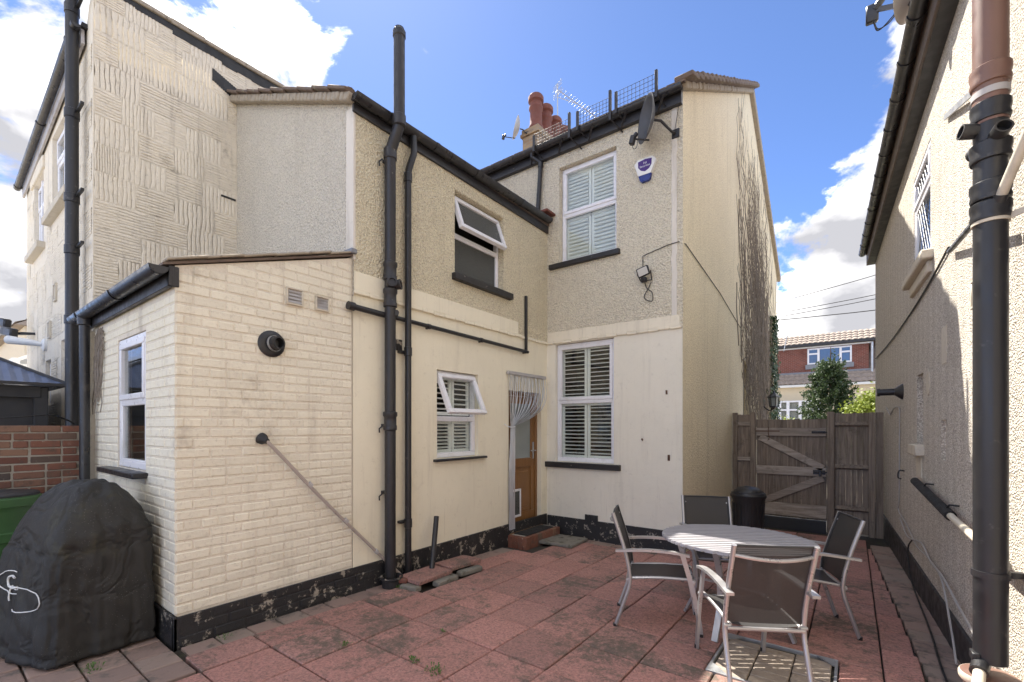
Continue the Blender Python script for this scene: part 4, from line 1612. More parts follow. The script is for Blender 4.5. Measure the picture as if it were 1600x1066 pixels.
for op, rw, sl in ((NW[0], [4.95], (-10.5, -9.38, 4.29, .09, .09)), (NW[1], [5.2], (-9.0, -7.5, 4.49, .09, .09)), (NW[2], [], None), (NW[3], [1.95], (-8.4, -7.4, .9, .07, .07))):
    w_ = window('window', PN, op, rw, w=.05, sill=sl, parent=nei, sillm='stone', ft=.05, back=.8)
    if op is not NW[2]:
        m = MB()
        bx(m, PN, (op[0] + op[1]) / 2 - .03, (op[0] + op[1]) / 2 + .03, op[2], op[3], .03, .11, .005)
        m.build('mullion', M_['upvc'], w_)
m = MB()
bx(m, PN, -10.5, -9.4, 5.37, 5.55, -.03, .01, .01)
m.build('lintel', M_['comb'], nei)
for x, z, lb in ((-8.55, 3.40, 'upper beige vent on the combed rear wall'), (-8.95, 2.95, 'lower beige vent on the combed rear wall')):
    t_ = thing('wall_vent', (x, YN, z), lb, 'vent')
    bars(MB(), PN, x - .08, x + .08, z - .12, z + .12, .02, -.03, .01, .004).build('frame', M_['beige'], t_)
    MB().box(x - .06, x + .06, YN - .012, YN, z - .1, z + .1).build('grille', M_['greyp'], t_)
t_ = thing('soil_stack', (-6.9, 1.1, 1.0), 'tall thick black stack pipe at the corner of the combed house', 'pipe')
MB().tube([(-6.9, 1.10, 1.4), (-6.9, 1.10, 8.2)], .058, 18).build('pipe', M_['black'], t_)
for z in (2.78, 3.55, 4.12, 5.05, 6.2):
    MB().lathe([(.058, -.05), (.066, -.045), (.066, .045), (.058, .05)], 18, T((-6.9, 1.10, z))).build('socket', M_['black'], t_)
    MB().box(-6.86, -6.62, YN - .09, YN - .06, z + .02, z + .05, .004).build('wall_bracket', M_['black'], t_)
t_ = thing('security_camera', (-9.6, YN, 2.7), 'white bullet camera on the combed rear wall', 'camera')
MB().lathe([(.001, 0), (.09, 0), (.09, .03), (.05, .05)], 14, T((-9.3, YN, 2.78)) @ frame_to((0, -1, 0))).build('base', M_['white'], t_)
MB().tube([(-9.3, YN - .04, 2.78), (-9.36, YN - .14, 2.80), (-9.62, YN - .34, 2.84)], [.03, .045, .06], 12).build('barrel', M_['white'], t_)
t_ = thing('double_spotlight', (-10.5, YN, 3.2), 'twin black spotlights on the combed rear wall', 'floodlight')
for dx, dz, dy in ((-.35, .12, -.30), (-.05, -.06, -.26)):
    m = MB()
    k = m.mark()
    m.box(-.15, .15, -.05, .05, -.07, .07, .02)
    m.xf(k, T((-10.35 + dx, YN + dy, 3.12 + dz)) @ Matrix.Rotation(.3, 4, 'Z') @ Matrix.Rotation(.2, 4, 'Y'))
    m.tube([(-10.2, YN, 3.05), (-10.25 + dx * .5, YN + dy * .5, 3.05), (-10.35 + dx, YN + dy, 3.08 + dz)], .02, 6)
    m.build('spotlight', M_['black'], t_)

# downpipe of the lean-to
t_ = thing('rainwater_downpipe', (-6.2, 1.09, gz(1.1)), 'thick black downpipe at the far end of the lean-to gutter', 'pipe')
MB().cyl((-6.22, 1.085, -.05), (-6.22, 1.085, 2.70), .042, 16).build('pipe', M_['gutter'], t_)
MB().lathe([(.042, 0), (.056, .01), (.06, .09), (.04, .09)], 16, T((-6.22, 1.085, 2.62))).build('outlet', M_['gutter'], t_)
MB().box(-6.42, -6.325, 1.13, 1.6, -.2, 2.6, .01).build('wall_pier', M_['stone'], label='narrow rendered pier between the brick boundary wall and the lean-to', category='pier')
# dead creeper beside it
m = MB()
for i in range(46):
    x, y, z = -6.12 + random.uniform(-.02, .22), YL - .012, 2.60 - random.uniform(0, .12)
    pts = [(x, y, z)]
    for k in range(random.randint(4, 10)):
        x += random.uniform(-.045, .02)
        z -= random.uniform(.04, .11)
        pts.append((x, y - random.uniform(0, .02), z))
    m.tube(pts, .0045, 4, False)
for i in range(40):
    y, z = YN - .01, random.uniform(1.7, 2.3)
    x = -6.66 + random.uniform(-.12, .05)
    pts = [(x, y, z)]
    for k in range(random.randint(4, 9)):
        x += random.uniform(-.05, .05)
        z += random.uniform(-.02, .14)
        pts.append((x, y - random.uniform(0, .02), z))
    m.tube(pts, .0045, 4, False)
m.build('dead_creeper', M_['twig'], label='small dead creeper stems hanging under the lean-to gutter', category='creeper')

# ------------------------------------------------------------------ garden wall, water butt, shed
gw = thing('brick_wall', (-6.46, .3, -.1), 'old red brick boundary wall behind the green water butt', 'wall')
MB().box(-6.56, -6.365, -1.2, 1.16, -.3, 1.60).build('mortar', M_['mortar'], gw)
for k in range(22):
    z = 1.58 - .075 * k
    u = 1.16 - (.11 if k % 2 else .0)
    while u > -1.0:
        L = .215 if random.random() < .72 else .102
        b = min(u, 1.155)
        a = max(u - L, -1.15)
        if b - a > .05:
            inst('brick', brickm(.205, round(b - a, 2), .063, 'brick', .006), T((-6.4575 + random.uniform(-.006, .006), (a + b) / 2, z - .0)) @ Matrix.Rotation(random.gauss(0, .01), 4, 'X'), gw)
        u -= L + .011
t_ = thing('water_butt', (-6.02, .42, gz(.4)), 'green plastic water butt with dark lid beside the covered barbecue', 'water butt')
Mw = stand(-6.0, .42)
MB().lathe([(.24, 0), (.27, .1), (.285, .3), (.30, .31), (.30, .36), (.288, .37), (.295, .60), (.312, .61), (.312, .68), (.298, .69), (.295, .86), (.31, .90), (.32, .905), (.32, .97), (.30, .985), (.001, .985)], 36, Mw).build('barrel', M_['green'], t_)
MB().lathe([(.302, .985), (.302, 1.0), (.285, 1.012), (.10, 1.02), (.09, 1.012), (.001, 1.012)], 36, Mw).build('lid', M_['dgrey'], t_)
sh = thing('garden_gazebo', (-9.0, -.5, 0), 'dark gazebo with blue corrugated hipped roof beyond the brick wall', 'gazebo')
m = MB()
ax, ay, az, hf, ez = -8.95, -.42, 3.0, 1.55, 2.10
cn_ = [(ax + hf, ay + hf), (ax - hf, ay + hf), (ax - hf, ay - hf), (ax + hf, ay - hf)]
for k in range(4):
    (x0, y0), (x1, y1) = cn_[k], cn_[(k + 1) % 4]
    n = 64
    for i in range(n):
        t0, t1 = i / n, (i + 1) / n
        w0, w1 = (.008 if i % 2 else 0), (0 if i % 2 else .008)
        a = (x0 + (x1 - x0) * t0, y0 + (y1 - y0) * t0, ez + w0)
        b = (x0 + (x1 - x0) * t1, y0 + (y1 - y0) * t1, ez + w1)

        def upto(p, t):
            s = 1 - abs(2 * t - 1)
            q = Vector(p)
            mid = Vector(((x0 + x1) / 2, (y0 + y1) / 2, ez))
            ap = Vector((ax, ay, az))
            return q + (ap - mid) * s + Vector((0, 0, 0))
        m.quad(a, b, upto(b, t1), upto(a, t0))
m.build('roof', M_['blue'], sh, smooth=False)
m = MB()
for k in range(4):
    (x0, y0), (x1, y1) = cn_[k], cn_[(k + 1) % 4]
    m.bar((x0, y0, ez - .012), (x1, y1, ez - .012), .03, .03)
    m.bar((x0, y0, ez + .01), (ax, ay, az + .01), .04, .03)
m.build('roof_trim', M_['dgrey'], sh)
for sx in (-1, 1):
    for sy in (-1, 1):
        MB().box(ax + sx * 1.36 - .06, ax + sx * 1.36 + .06, ay + sy * 1.36 - .06, ay + sy * 1.36 + .06, -.3, 2.06, .008).build('post', M_['dgrey'], sh)
m = MB()
for s in (-1, 1):
    m.box(ax - 1.36, ax + 1.36, ay + s * 1.40 - .03, ay + s * 1.40 + .03, 1.93, 2.07, .006)
    m.box(ax + s * 1.40 - .03, ax + s * 1.40 + .03, ay - 1.36, ay + 1.36, 1.932, 2.068, .006)
m.build('beam', M_['dgrey'], sh)
MB().box(ax + 1.33, ax + 1.35, ay - 1.3, ay + 1.3, .1, 1.94).build('side_panel', M_['dgrey'], sh)
MB().box(ax - 1.3, ax + 1.3, ay + 1.33, ay + 1.35, .1, 1.94).build('side_panel', M_['dgrey'], sh)
MB().tube(smooth_path([(-6.45, .2, 1.66), (-6.5, .6, 1.69), (-6.55, .88, 1.72), (-6.6, 1.0, 1.68), (-6.62, 1.08, 1.63)], 5), .008, 6).build('hose', M_['bcable'], label='thin black cable trailing along the top of the brick wall', category='cable')

# covered barbecue
def ss(a, b, x):
    t = max(0, min(1, (x - a) / (b - a)))
    return t * t * (3 - 2 * t)


bq = thing('covered_barbecue', (-4.56, .8, 0), 'barbecue under a dirty black fabric cover by the lean-to corner', 'barbecue')
bm = bmesh.new()
bmesh.ops.create_cube(bm, size=2.0)
bmesh.ops.subdivide_edges(bm, edges=bm.edges[:], cuts=42, use_grid_fill=True)
LX, LY = .37, .29
for v in bm.verts:
    x, y, z = v.co
    zz = (z + 1) / 2
    # body plan: rounded rectangle
    r = 1.0
    rx, ry = x, y
    if abs(x) > .72 and abs(y) > .6:
        k = .5 * ss(.8, 1, abs(y)) * ss(.85, 1, abs(x))
        rx, ry = x * (1 - .05 * k), y * (1 - .10 * k)
    lx = rx * LX
    ly = ry * LY
    # height of the top at this plan position: hood hump, shelf lower at the far end
    hump = max(0, 1 - abs(y) ** 2.9) * (1 - .72 * max(0, abs(x + .02)) ** 3.6)
    edge = .85 + .07 * y - .02 * x
    H = edge + (1.19 - edge) * hump
    H -= .03 * ss(.85, 1.0, abs(x)) + .03 * ss(.85, 1., abs(y))
    H += .03 * noise.noise((x * 3, y * 4, 7.7)) + .02 * abs(noise.noise((x * 6 + y * 3, y * 2, 3.3)))
    # cloth drawn in near the shoulder, flaring towards the hem
    flare = 1 + .07 * (1 - zz) ** 1.6 - .05 * ss(.72, 1, zz)
    a = math.atan2(y * .8, x)
    per = (x * 1.0 if abs(y) > abs(x) else 0) + (y * 1.2 if abs(x) >= abs(y) else 0) + (3 if x > 0 else 0)
    fold = .045 * noise.noise((per * 2.6, 4.2, zz * .55)) * (1.15 - zz) + .028 * (abs(noise.noise((per * 5, 9.1, zz * 1.6))) - .2)
    fold += .03 * abs(noise.noise((per * 2.0, zz * 4.5 + per, 1.4)))
    sc = flare + fold / .35 * (1 if abs(z) < .999 or z < 0 else .2)
    wob = .012 * noise.noise((per * 1.5, 0, 2))
    v.co = Vector((lx * (1 + (sc - 1) * .55), ly * sc, zz * H + (.02 + wob) * (1 - zz)))
    v.co += Vector((noise.noise((x * 5, y * 5, z * 5)), noise.noise((x * 5 + 9, y * 5, z * 5)), noise.noise((x * 5, y * 5 + 9, z * 5)))) * .003
    if y < 0:
        v.co.y += .22 * (v.co.x - LX) * (-y) * (1 - .5 * zz)
    # crease under the lid
    cr_ = math.exp(-((zz * H - .735 - .05 * noise.noise((per * 3, 2, 2))) / .018) ** 2) + .7 * math.exp(-((zz * H - .06) / .012) ** 2)
    v.co.x *= 1 - .02 * cr_
    v.co.y *= 1 - .06 * cr_
me = bpy.data.meshes.new('cover')
bm.to_mesh(me)
bm.free()
me.polygons.foreach_set('use_smooth', [True] * len(me.polygons))
me.materials.append(M_['cover'])
Mb = stand(-4.56, .80, R(4))
cov = inst('cover', me, Mb, bq)
# printed outline on the side of the cover facing the garden
from mathutils.bvhtree import BVHTree
bvh = BVHTree.FromPolygons([v.co[:] for v in me.vertices], [p.vertices[:] for p in me.polygons])


def on_cover(x, z, off=.007):
    h = bvh.ray_cast(Vector((x, -2, z)), Vector((0, 1, 0)))
    return (h[0] + Vector((0, -off, 0))) if h[0] else Vector((x, -.32, z))


def printed(pts, wd, name='print'):
    m = MB()
    m.tube([on_cover(x, z) for x, z in pts], wd, 5)
    m.build(name, M_['white'], cov, M=Mb)


def arc(cx, cz, rx, rz, a0, a1, n=16):
    return [(cx + 1.5 * rx * math.cos(R(a0 + (a1 - a0) * i / n)), cz + rz * math.sin(R(a0 + (a1 - a0) * i / n))) for i in range(n + 1)]


ox, oz = -.07, .47
printed(arc(ox, oz + .05, .13, .075, 80, 285), .0035)
printed(arc(ox - .005, oz + .052, .05, .04, 60, 320), .007)
printed([(ox, oz + .02)] + arc(ox + .06, oz - .04, .20, .085, 60, -95), .0035)
printed(arc(ox + .0, oz - .03, .02, .06, 110, 230, 8), .005)
printed(arc(ox + .045, oz + .012, .009, .007, 0, 360, 8), .003)

# far house and conservatory at the extreme left
fh = thing('distant_house', (-24, 6, -.3), 'distant house with brown tiled roof at the far left', 'house')
MB().box(-44, -27, 2.9, 9, -.3, 5.9).build('wall', M_['garden'], fh, smooth=False)
m = MB()
n = 90
for i in range(n):
    x0 = -44.3 + 17.6 * i / n
    x1 = -44.3 + 17.6 * (i + 1) / n
    for k in range(10):
        y0, y1 = 2.6 + .32 * k, 2.6 + .32 * (k + 1)
        m.quad((x0, y0, 5.75 + .19 * k), (x1, y0, 5.75 + .19 * k + .04), (x1, y1 + .05, 5.96 + .19 * k), (x0, y1 + .05, 5.92 + .19 * k))
m.build('roof', M_['tile_far'], fh, smooth=False)
m = MB().prism([(-44.3, 5.8, 7.66), (-44.3, 9.3, 5.7), (-44.3, 2.6, 5.7)], (17.6, 0, 0))
m.build('roof_core', M_['tile_far'], fh, smooth=False)
cv = thing('conservatory', (-21, 1.5, -.3), 'white conservatory below the distant tiled roof at far left', 'conservatory')
m = MB()
for i in range(9):
    m.box(-26 + i * 1.0 - .05, -26 + i * 1.0 + .05, 1.72, 1.82, -.3, 3.3)
    m.bar((-26 + i * 1.0, 1.72, 3.35), (-26 + i * 1.0, 3.6, 4.55), .09, .09)
m.box(-26.1, -17.9, 1.70, 1.84, 3.2, 3.45)
m.box(-26.1, -17.9, 1.70, 1.84, 2.35, 2.45)
m.box(-26.1, -17.9, 1.70, 1.84, -.3, .6)
m.box(-18.05, -17.95, 1.77, 3.6, -.3, 3.3)
m.build('frame', M_['white'], cv)
m = MB()
m.quad((-26, 1.75, 3.37), (-18, 1.75, 3.37), (-18, 3.6, 4.54), (-26, 3.6, 4.54))
m.quad((-26, 1.77, .6), (-18, 1.77, .6), (-18, 1.77, 3.3), (-26, 1.77, 3.3))
m.build('glazing', M_['skyglass'], cv)

# ================================================================== NEIGHBOUR ON THE RIGHT (pebbledash)
aR = R(2.47)
MR = T((.82 * math.cos(aR), .82 * math.sin(aR), 0)) @ Matrix.Rotation(aR, 4, 'Z')
rh = thing('pebbledash_house', None, 'pebbledashed house wall with leaded window at right', 'house', M=MR)
PR = lambda u, v, w: (w, u, v)
RW = (5.66, 6.60, 3.22, 4.28)
RN = (6.04, 6.40, 1.42, 2.14)
RP = (5.0, 5.2, 1.32, 1.66)
mb = wall(MB(), PR, -3.0, 11.05, -.4, 4.86, [RW, RN, RP], .10)
mb.quad((0, 11.05, -.4), (9, 11.05, -.4), (9, 11.05, 4.86), (0, 11.05, 4.86))
mb.quad((0, -3, -.4), (9, -3, -.4), (9, -3, 4.86), (0, -3, 4.86))
bx(mb, PR, RN[0], RN[1], RN[2], RN[3], .10, .11)
rwl = mb.build('wall', M_['pebble'], rh, M=MR, smooth=False)
m = MB()
bx(m, PR, *RP, .03, .11)
bx(m, PR, 4.98, 5.17, 2.12, 2.42, -.004, .02)
m.lathe([(.001, 0), (.085, 0), (.085, .006), (.001, .006)], 14, T((-.001, 5.76, 2.02)) @ frame_to((-1, 0, 0)) @ Matrix.Scale(1.5, 4, (0, 1, 0)))
m.build('smooth_patch', M_['stone'], rh, M=MR)
m = MB()
bx(m, PR, 5.98, 6.46, 1.31, 1.42, -.07, .1, .01)
bx(m, PR, 6.08, 6.36, 1.08, 1.31, -.012, .02, .004)
m.build('blocked_sill', M_['stone'], rh, M=MR)
mb = MB().box(-.02, .01, -3, 11.0, -.4, .17, .008)
mb.build('plinth', M_['dgrey'], rh, M=MR)
mb = MB().box(-.13, -.10, -3, 11.15, 4.72, 4.94, .006)
mb.build('fascia_board', M_['fascia'], rh, M=MR)
MB().box(-.11, .02, -3, 11.12, 4.715, 4.735).build('soffit', M_['dgrey'], rh, M=MR)
mb = MB()
mb.prism([(-.16, -3, 4.94), (4.5, -3, 7.9), (9.2, -3, 4.94)], (0, 14.2, 0))
mb.build('roof', M_['tile'], rh, M=MR, smooth=False)
gutter(rh, (-.195, -3, 4.95), (-.195, 11.1, 4.95), .06, clips=(.56, .60, .64, .68, .72, .76, .80, .84, .88, .92, .96), M=MR)
wv = window('window', PR, RW, [3.92], w=.005, sill=None, parent=rh, M=MR, back=.9, ft=.05)
m = MB()
bx(m, PR, 5.52, 6.72, 3.13, 3.215, -.09, .06, .012)
bx(m, PR, 5.60, 6.64, 3.02, 3.13, -.035, .01, .01)
m.build('sill', M_['stone'], wv, M=MR)
m = MB()
for a, b in ((3.27, 3.87), (3.97, 4.23)):
    for s in (-1, 1):
        for k in range(-8, 12):
            p0 = (5.72 + k * .10, a)
            q0 = (p0[0] + s * (b - a) * .72, b)
            if 5.70 < p0[0] < 6.55 and 5.70 < q0[0] < 6.55:
                m.cyl((.016, p0[0], p0[1]), (.016, q0[0], q0[1]), .003, 4)
m.build('lead_strip', M_['lead'], wv, M=MR)

# soil stack close to the camera
st = thing('soil_stack', None, 'large dark soil stack with branch fittings on the pebbledash wall in the foreground', 'pipe', M=MR @ T((-.125, 3.25, 0)))
MP = MR @ T((-.125, 3.25, 0))
MB().cyl((0, 0, .42), (0, 0, 3.12), .064, 28).build('pipe', M_['black'], st, M=MP)
MB().cyl((0, 0, 3.12), (0, 0, 4.9), .066, 28).build('clay_pipe', M_['clayp'], st, M=MP)
for z, r in ((3.36, .078), (3.18, .076), (2.98, .079), (2.78, .078), (2.68, .078)):
    MB().lathe([(.06, -.05), (r - .004, -.045), (r, -.03), (r - .005, -.01), (r, .012), (r, .04), (.062, .052)], 28, MP @ T((0, 0, z))).build('collar', M_['clayp'] if z > 3.3 else M_['black'], st)
for z, mt in ((3.27, 'greyp'), (2.635, 'beige'), (.86, 'iron')):
    MB().lathe([(.064, -.016), (.071, -.016), (.071, .016), (.064, .016)], 28, MP @ T((0, 0, z))).build('strap', M_[mt], st)
MB().bar((.05, -.02, 2.635), (.13, -.12, 2.64), .006, .03).build('strap_lug', M_['beige'], st, M=MP)
MB().bar((.05, .02, .86), (.13, .05, .86), .03, .03).build('strap_lug', M_['iron'], st, M=MP)
for d, z in (((-.35, 1, .05), 3.03), ((-1, -.25, .18), 3.09), ((-.2, 1, .1), 2.72), ((.2, -1, .25), 3.02)):
    d = Vector(d).normalized()
    MB().lathe([(.03, 0), (.036, .07), (.036, .12), (.028, .12), (.028, .08), (.001, .08)], 16, MP @ T((0, 0, z)) @ frame_to(d)).build('branch_boss', M_['black'], st)
MB().lathe([(.09, .02), (.095, .20), (.105, .21), (.105, .27), (.098, .28), (.098, .36), (.112, .37), (.112, .41), (.07, .42)], 28, MP @ T((0, 0, -.06 - .0))).build('clay_socket', M_['clayp'], st)
MB().lathe([(.113, .37), (.118, .38), (.118, .40), (.113, .41)], 28, MP @ T((0, 0, -.06))).build('cement_ring', M_['beige'], st)
MB().box(-.075, -.045, -.05, .02, .42, .46, .004).build('bracket', M_['black'], st, M=MP)
t_ = thing('waste_pipe', None, 'white waste pipe joining the upper part of the foreground stack', 'pipe', M=MP @ T((0, -.1, 2.7)))
MB().tube([(.02, -.06, 2.72), (.03, -.085, 2.76), (.10, -.36, 3.06)], .022, 14).build('pipe', M_['beige'], t_, M=MP)
MB().tube([(.012, -.04, 2.69), (.022, -.068, 2.735)], .03, 14).build('socket', M_['black'], t_, M=MP)
t_ = thing('waste_pipe', None, 'white waste pipe at the foot of the foreground stack', 'pipe', M=MP @ T((-.1, -.1, .3)))
MB().tube([(-.05, -.06, .40), (-.11, -.30, .33), (-.13, -.62, .22)], .024, 14).build('pipe', M_['beige'], t_, M=MP)
MB().tube([(-.04, -.03, .41), (-.062, -.10, .39)], .036, 14).build('socket', M_['black'], t_, M=MP)
t_ = thing('waste_pipe', None, 'waste pipe in black lagging sloping down to the foreground stack', 'pipe', M=MR @ T((-.06, 4.7, 1)))
MB().tube([(-.06, 6.05, 1.055), (-.06, 4.50, .955)], .036, 14).build('lagging', M_['mat'], t_, M=MR)
MB().tube([(-.06, 4.52, .957), (-.06, 3.30, .90)], .023, 12).build('pipe', M_['beige'], t_, M=MR)
for y in (5.55, 4.62):
    z = .955 + (y - 4.5) * .0645
    MB().tube([(-.06, y, z + .035), (-.05, y - .02, z + .06), (0, y - .05, z + .06)], .008, 6).build('pipe_clip', M_['black'], t_, M=MR)
MB().tube([(-.03, 4.72, 2.93), (-.12, 3.40, 2.74)], .017, 10).build('overflow_pipe', M_['black'], M=MR, label='thin black overflow pipe slanting to the foreground stack below the leaded window', category='pipe')
MB().bar((-.02, 4.95, 4.07), (-.05, 3.5, 3.52), .012, .04).build('flat_bar', M_['galv'], M=MR, label='flat galvanised strip fixed to the pebbledash near the stack', category='bracket')
t_ = thing('wall_vent', None, 'small beige vent in the pebbledash beside the foreground stack', 'vent', M=MR @ T((0, 4.1, 2.4)))
bars(MB(), PR, 4.02, 4.19, 2.37, 2.56, .02, -.02, .02, .004).build('frame', M_['beige'], t_, M=MR)
for k in range(3):
    MB().box(-.01, .012, 4.045, 4.165, 2.395 + .052 * k, 2.435 + .052 * k, .004).build('slat', M_['beige'], t_, M=MR)
t_ = thing('wall_spotlight', None, 'small black spotlight on the pebbledash near the gate', 'wall lamp', M=MR @ T((0, 7.45, 2.04)))
MB().lathe([(.001, 0), (.10, 0), (.095, .012), (.05, .07), (.045, .08)], 18, MR @ T((0, 7.45, 2.04)) @ frame_to((-1, 0, 0))).build('base', M_['black'], t_)
MB().lathe([(.001, .07), (.043, .07), (.043, .22), (.05, .22), (.05, .25), (.001, .25)], 16, MR @ T((0, 7.45, 2.04)) @ frame_to((-1, .1, 0))).build('barrel', M_['black'], t_)


def cab(name, pts, r, mat, lab):
    MB().tube(smooth_path(pts, 6), r, 6).build(name, M_[mat], M=MR, label=lab, category='cable')


cab('wall_cable', [(-.012, 4.85, 3.0), (-.012, 5.6, 2.93), (-.012, 6.73, 2.87), (-.012, 8.6, 2.84), (-.012, 10.8, 2.87)], .009, 'bcable', 'brown cable drooping across the pebbledash below the leaded window')
cab('wall_cable', [(-.012, 9.1, 1.9), (-.012, 8.6, 1.78), (-.012, 8.2, 1.86), (-.012, 7.65, 1.84), (-.012, 7.62, 1.6), (-.012, 7.66, .7), (-.014, 7.7, .52), (-.015, 7.0, .46), (-.015, 6.3, .36), (-.015, 5.7, .38), (-.03, 5.02, .37), (-.06, 4.5, .16), (-.1, 4.1, .05)], .007, 'cable', 'pale cable dropping beside the gate and along the plinth')
cab('wall_cable', [(-.015, 7.55, .44), (-.02, 6.9, .34), (-.02, 6.2, .43), (-.02, 5.9, .45), (-.02, 5.5, .38), (-.03, 5.0, .40), (-.05, 4.3, .36), (-.08, 3.45, .33)], .008, 'cable', 'second pale cable looping to the foot of the foreground stack')
cab('wall_cable', [(-.015, 6.6, .36), (-.03, 6.75, .24), (-.04, 6.6, .05), (-.05, 6.2, -.06), (-.10, 5.0, -.06), (-.16, 4.0, -.045), (-.12, 3.3, -.03)], .008, 'bcable', 'black cable lying in the gutter at the foot of the pebbledash wall')
m = MB().tube(smooth_path([(0, 7.3, 1.06), (-.05, 7.3, 1.06), (-.06, 7.3, .98), (-.03, 7.3, .96)], 4), .009, 6)
m.build('wall_hook', M_['iron'], M=MR, label='black hook on the pebbledash wall near the gate', category='hook')
t_ = thing('satellite_dish', None, 'pale satellite dish and receiver at the top right eaves', 'satellite dish', M=MR @ T((-.2, 4.9, 5.0)))
Md = MR @ T((-.12, 4.95, 5.34)) @ frame_to((-.9, .25, .3))
r = .34
MB().lathe([(r * k / 9 + .0005, .3 * r * (k / 9) ** 2) for k in range(10)] + [(r * 1.02, .3 * r), (r * 1.02, .28 * r)] + [(r * k / 9 + .0005, .3 * r * (k / 9) ** 2 - .01) for k in range(8, -1, -1)], 30, Md).build('reflector', M_['dishl'], t_)
MB().bar((-.06, 4.86, 4.99), (-.43, 5.14, 5.29), .025, .035).build('boom', M_['dish'], t_, M=MR)
m = MB()
k = m.mark()
m.box(-.045, .045, -.035, .035, -.07, .07, .01)
m.xf(k, T((-.46, 5.16, 5.28)) @ Matrix.Rotation(.25, 4, 'X'))
m.cyl((-.44, 5.14, 5.30), (-.38, 5.10, 5.36), .03, 12)
m.build('receiver', M_['black'], t_, M=MR)
for s in (0, .02):
    MB().tube(smooth_path([(-.45, 5.15 + s, 5.21), (-.42, 5.12 + s, 5.10), (-.34, 5.08, 5.10 + s), (-.27, 5.02, 5.17)], 5), .005, 5).build('cable', M_['bcable'], t_, M=MR)

# ================================================================== GATE AND FENCE
YG = 9.25
gzg = gz(YG)


def board_set(t, x0, x1, n, z0, z1, name='board'):
    w = (x1 - x0) / n
    for i in range(n):
        m = MB().box(x0 + i * w + .0004, x0 + (i + 1) * w - .0004, YG + random.uniform(-.003, .003), YG + .018, z0 + random.uniform(0, .006), z1 - random.uniform(0, .012), .003)
        m.build(name, M_['wood'], t)


gt = thing('garden_gate', (-.86, YG, gzg), 'weathered ledged and braced timber gate with two diagonal braces', 'gate')
board_set(gt, -1.398, -.349, 11, .02, 1.735)
for z0, z1 in ((1.44, 1.58), (.76, .91), (.05, .27)):
    MB().box(-1.40, -.355, YG - .035, YG - .002, z0, z1, .005).build('rail', M_['woodh'], gt)
for p, q in (((-1.34, 1.42), (-.40, .90)), ((-.40, .74), (-1.32, .26))):
    MB().bar((p[0], YG - .019, p[1]), (q[0], YG - .019, q[1]), .032, .115, up=(0, 0, 1), c=.004).build('brace', M_['woodh'], gt)
m = MB().box(-.56, -.37, YG - .05, YG - .035, 1.49, 1.53, .003)
m.tube([(-.54, YG - .055, 1.51), (-.40, YG - .06, 1.51)], .012, 8)
m.tube([(-.40, YG - .06, 1.51), (-.33, YG - .06, 1.51)], .009, 8)
m.build('bolt', M_['iron'], gt)
m = MB().box(-.54, -.37, YG - .05, YG - .035, .80, .87, .003)
m.tube([(-.52, YG - .06, .84), (-.34, YG - .06, .84)], .013, 8)
m.box(-.46, -.42, YG - .08, YG - .05, .77, .88, .005)
m.build('latch', M_['iron'], gt)
m = MB()
m.tube(smooth_path([(-1.2, YG - .04, 1.60), (-1.205, YG - .05, 1.5), (-1.19, YG - .05, 1.40), (-1.215, YG - .05, 1.36)], 4), .006, 5)
m.box(-1.41, -1.03, YG - .041, YG - .035, 1.515, 1.535)
m.build('hinge', M_['rust'], gt)
MB().box(-1.40, -.36, YG - .02, YG + .05, gzg - .05, .012, .006).build('gate_sill', M_['dgrey'], label='dark board on the ground under the gate', category='board')
f1 = thing('fence_panel', (-1.6, YG, gzg), 'narrow weathered fence panel between the gable wall and gate', 'fence')
board_set(f1, -1.73, -1.49, 3, gzg, 1.83)
for x in (-1.79, -1.49):
    MB().box(x, x + .085, YG - .06, YG + .03, gzg, 1.86, .006).build('post', M_['wood'], f1)
for z in (1.62, .98, .3):
    MB().box(-1.71, -1.49, YG - .035, YG - .004, z, z + .07, .006).build('rail', M_['woodh'], f1)
f2 = thing('fence_panel', (.05, YG, gzg), 'weathered fence panel between the gate and pebbledash wall', 'fence')
board_set(f2, -.245, .20, 6, gzg + .02, 1.83)
MB().box(-.345, -.245, YG - .07, YG + .03, gzg, 1.85, .006).build('post', M_['wood'], f2)
MB().box(.20, .285, YG - .07, YG + .03, gzg, 1.83, .006).build('post', M_['wood'], f2)
MB().box(.29, .385, YG - .05, YG + .02, gzg, 1.83, .005).build('board', M_['wood'], f2)
for z in (1.60, .90, .22):
    MB().prism([(-.244, YG - .004, z), (-.244, YG - .05, z + .03), (-.244, YG - .004, z + .085)], (.444, 0, 0)).build('rail', M_['wood'], f2)

# ================================================================== PATIO THINGS
t_ = thing('dustbin', (-1.22, 7.35, gz(7.35)), 'black plastic dustbin with domed lid beside the gate', 'dustbin')
Mz = stand(-1.22, 7.35)
body = [(.17, 0), (.185, .03), (.20, .4), (.212, .66), (.222, .68), (.222, .72), (.20, .72), (.001, .70)]
MB().lathe(body, 40, Mz).build('body', M_['black'], t_)
m = MB()
for k in range(20):
    a = k * 2 * math.pi / 20
    m.bar((.188 * math.cos(a), .188 * math.sin(a), .08), (.212 * math.cos(a), .212 * math.sin(a), .62), .012, .012)
m.build('ribs', M_['black'], t_, M=Mz)
MB().lathe([(.232, .70), (.238, .71), (.238, .735), (.225, .75), (.222, .77), (.20, .775), (.19, .80), (.12, .845), (.05, .86), (.001, .862)], 40, Mz).build('lid', M_['black'], t_)

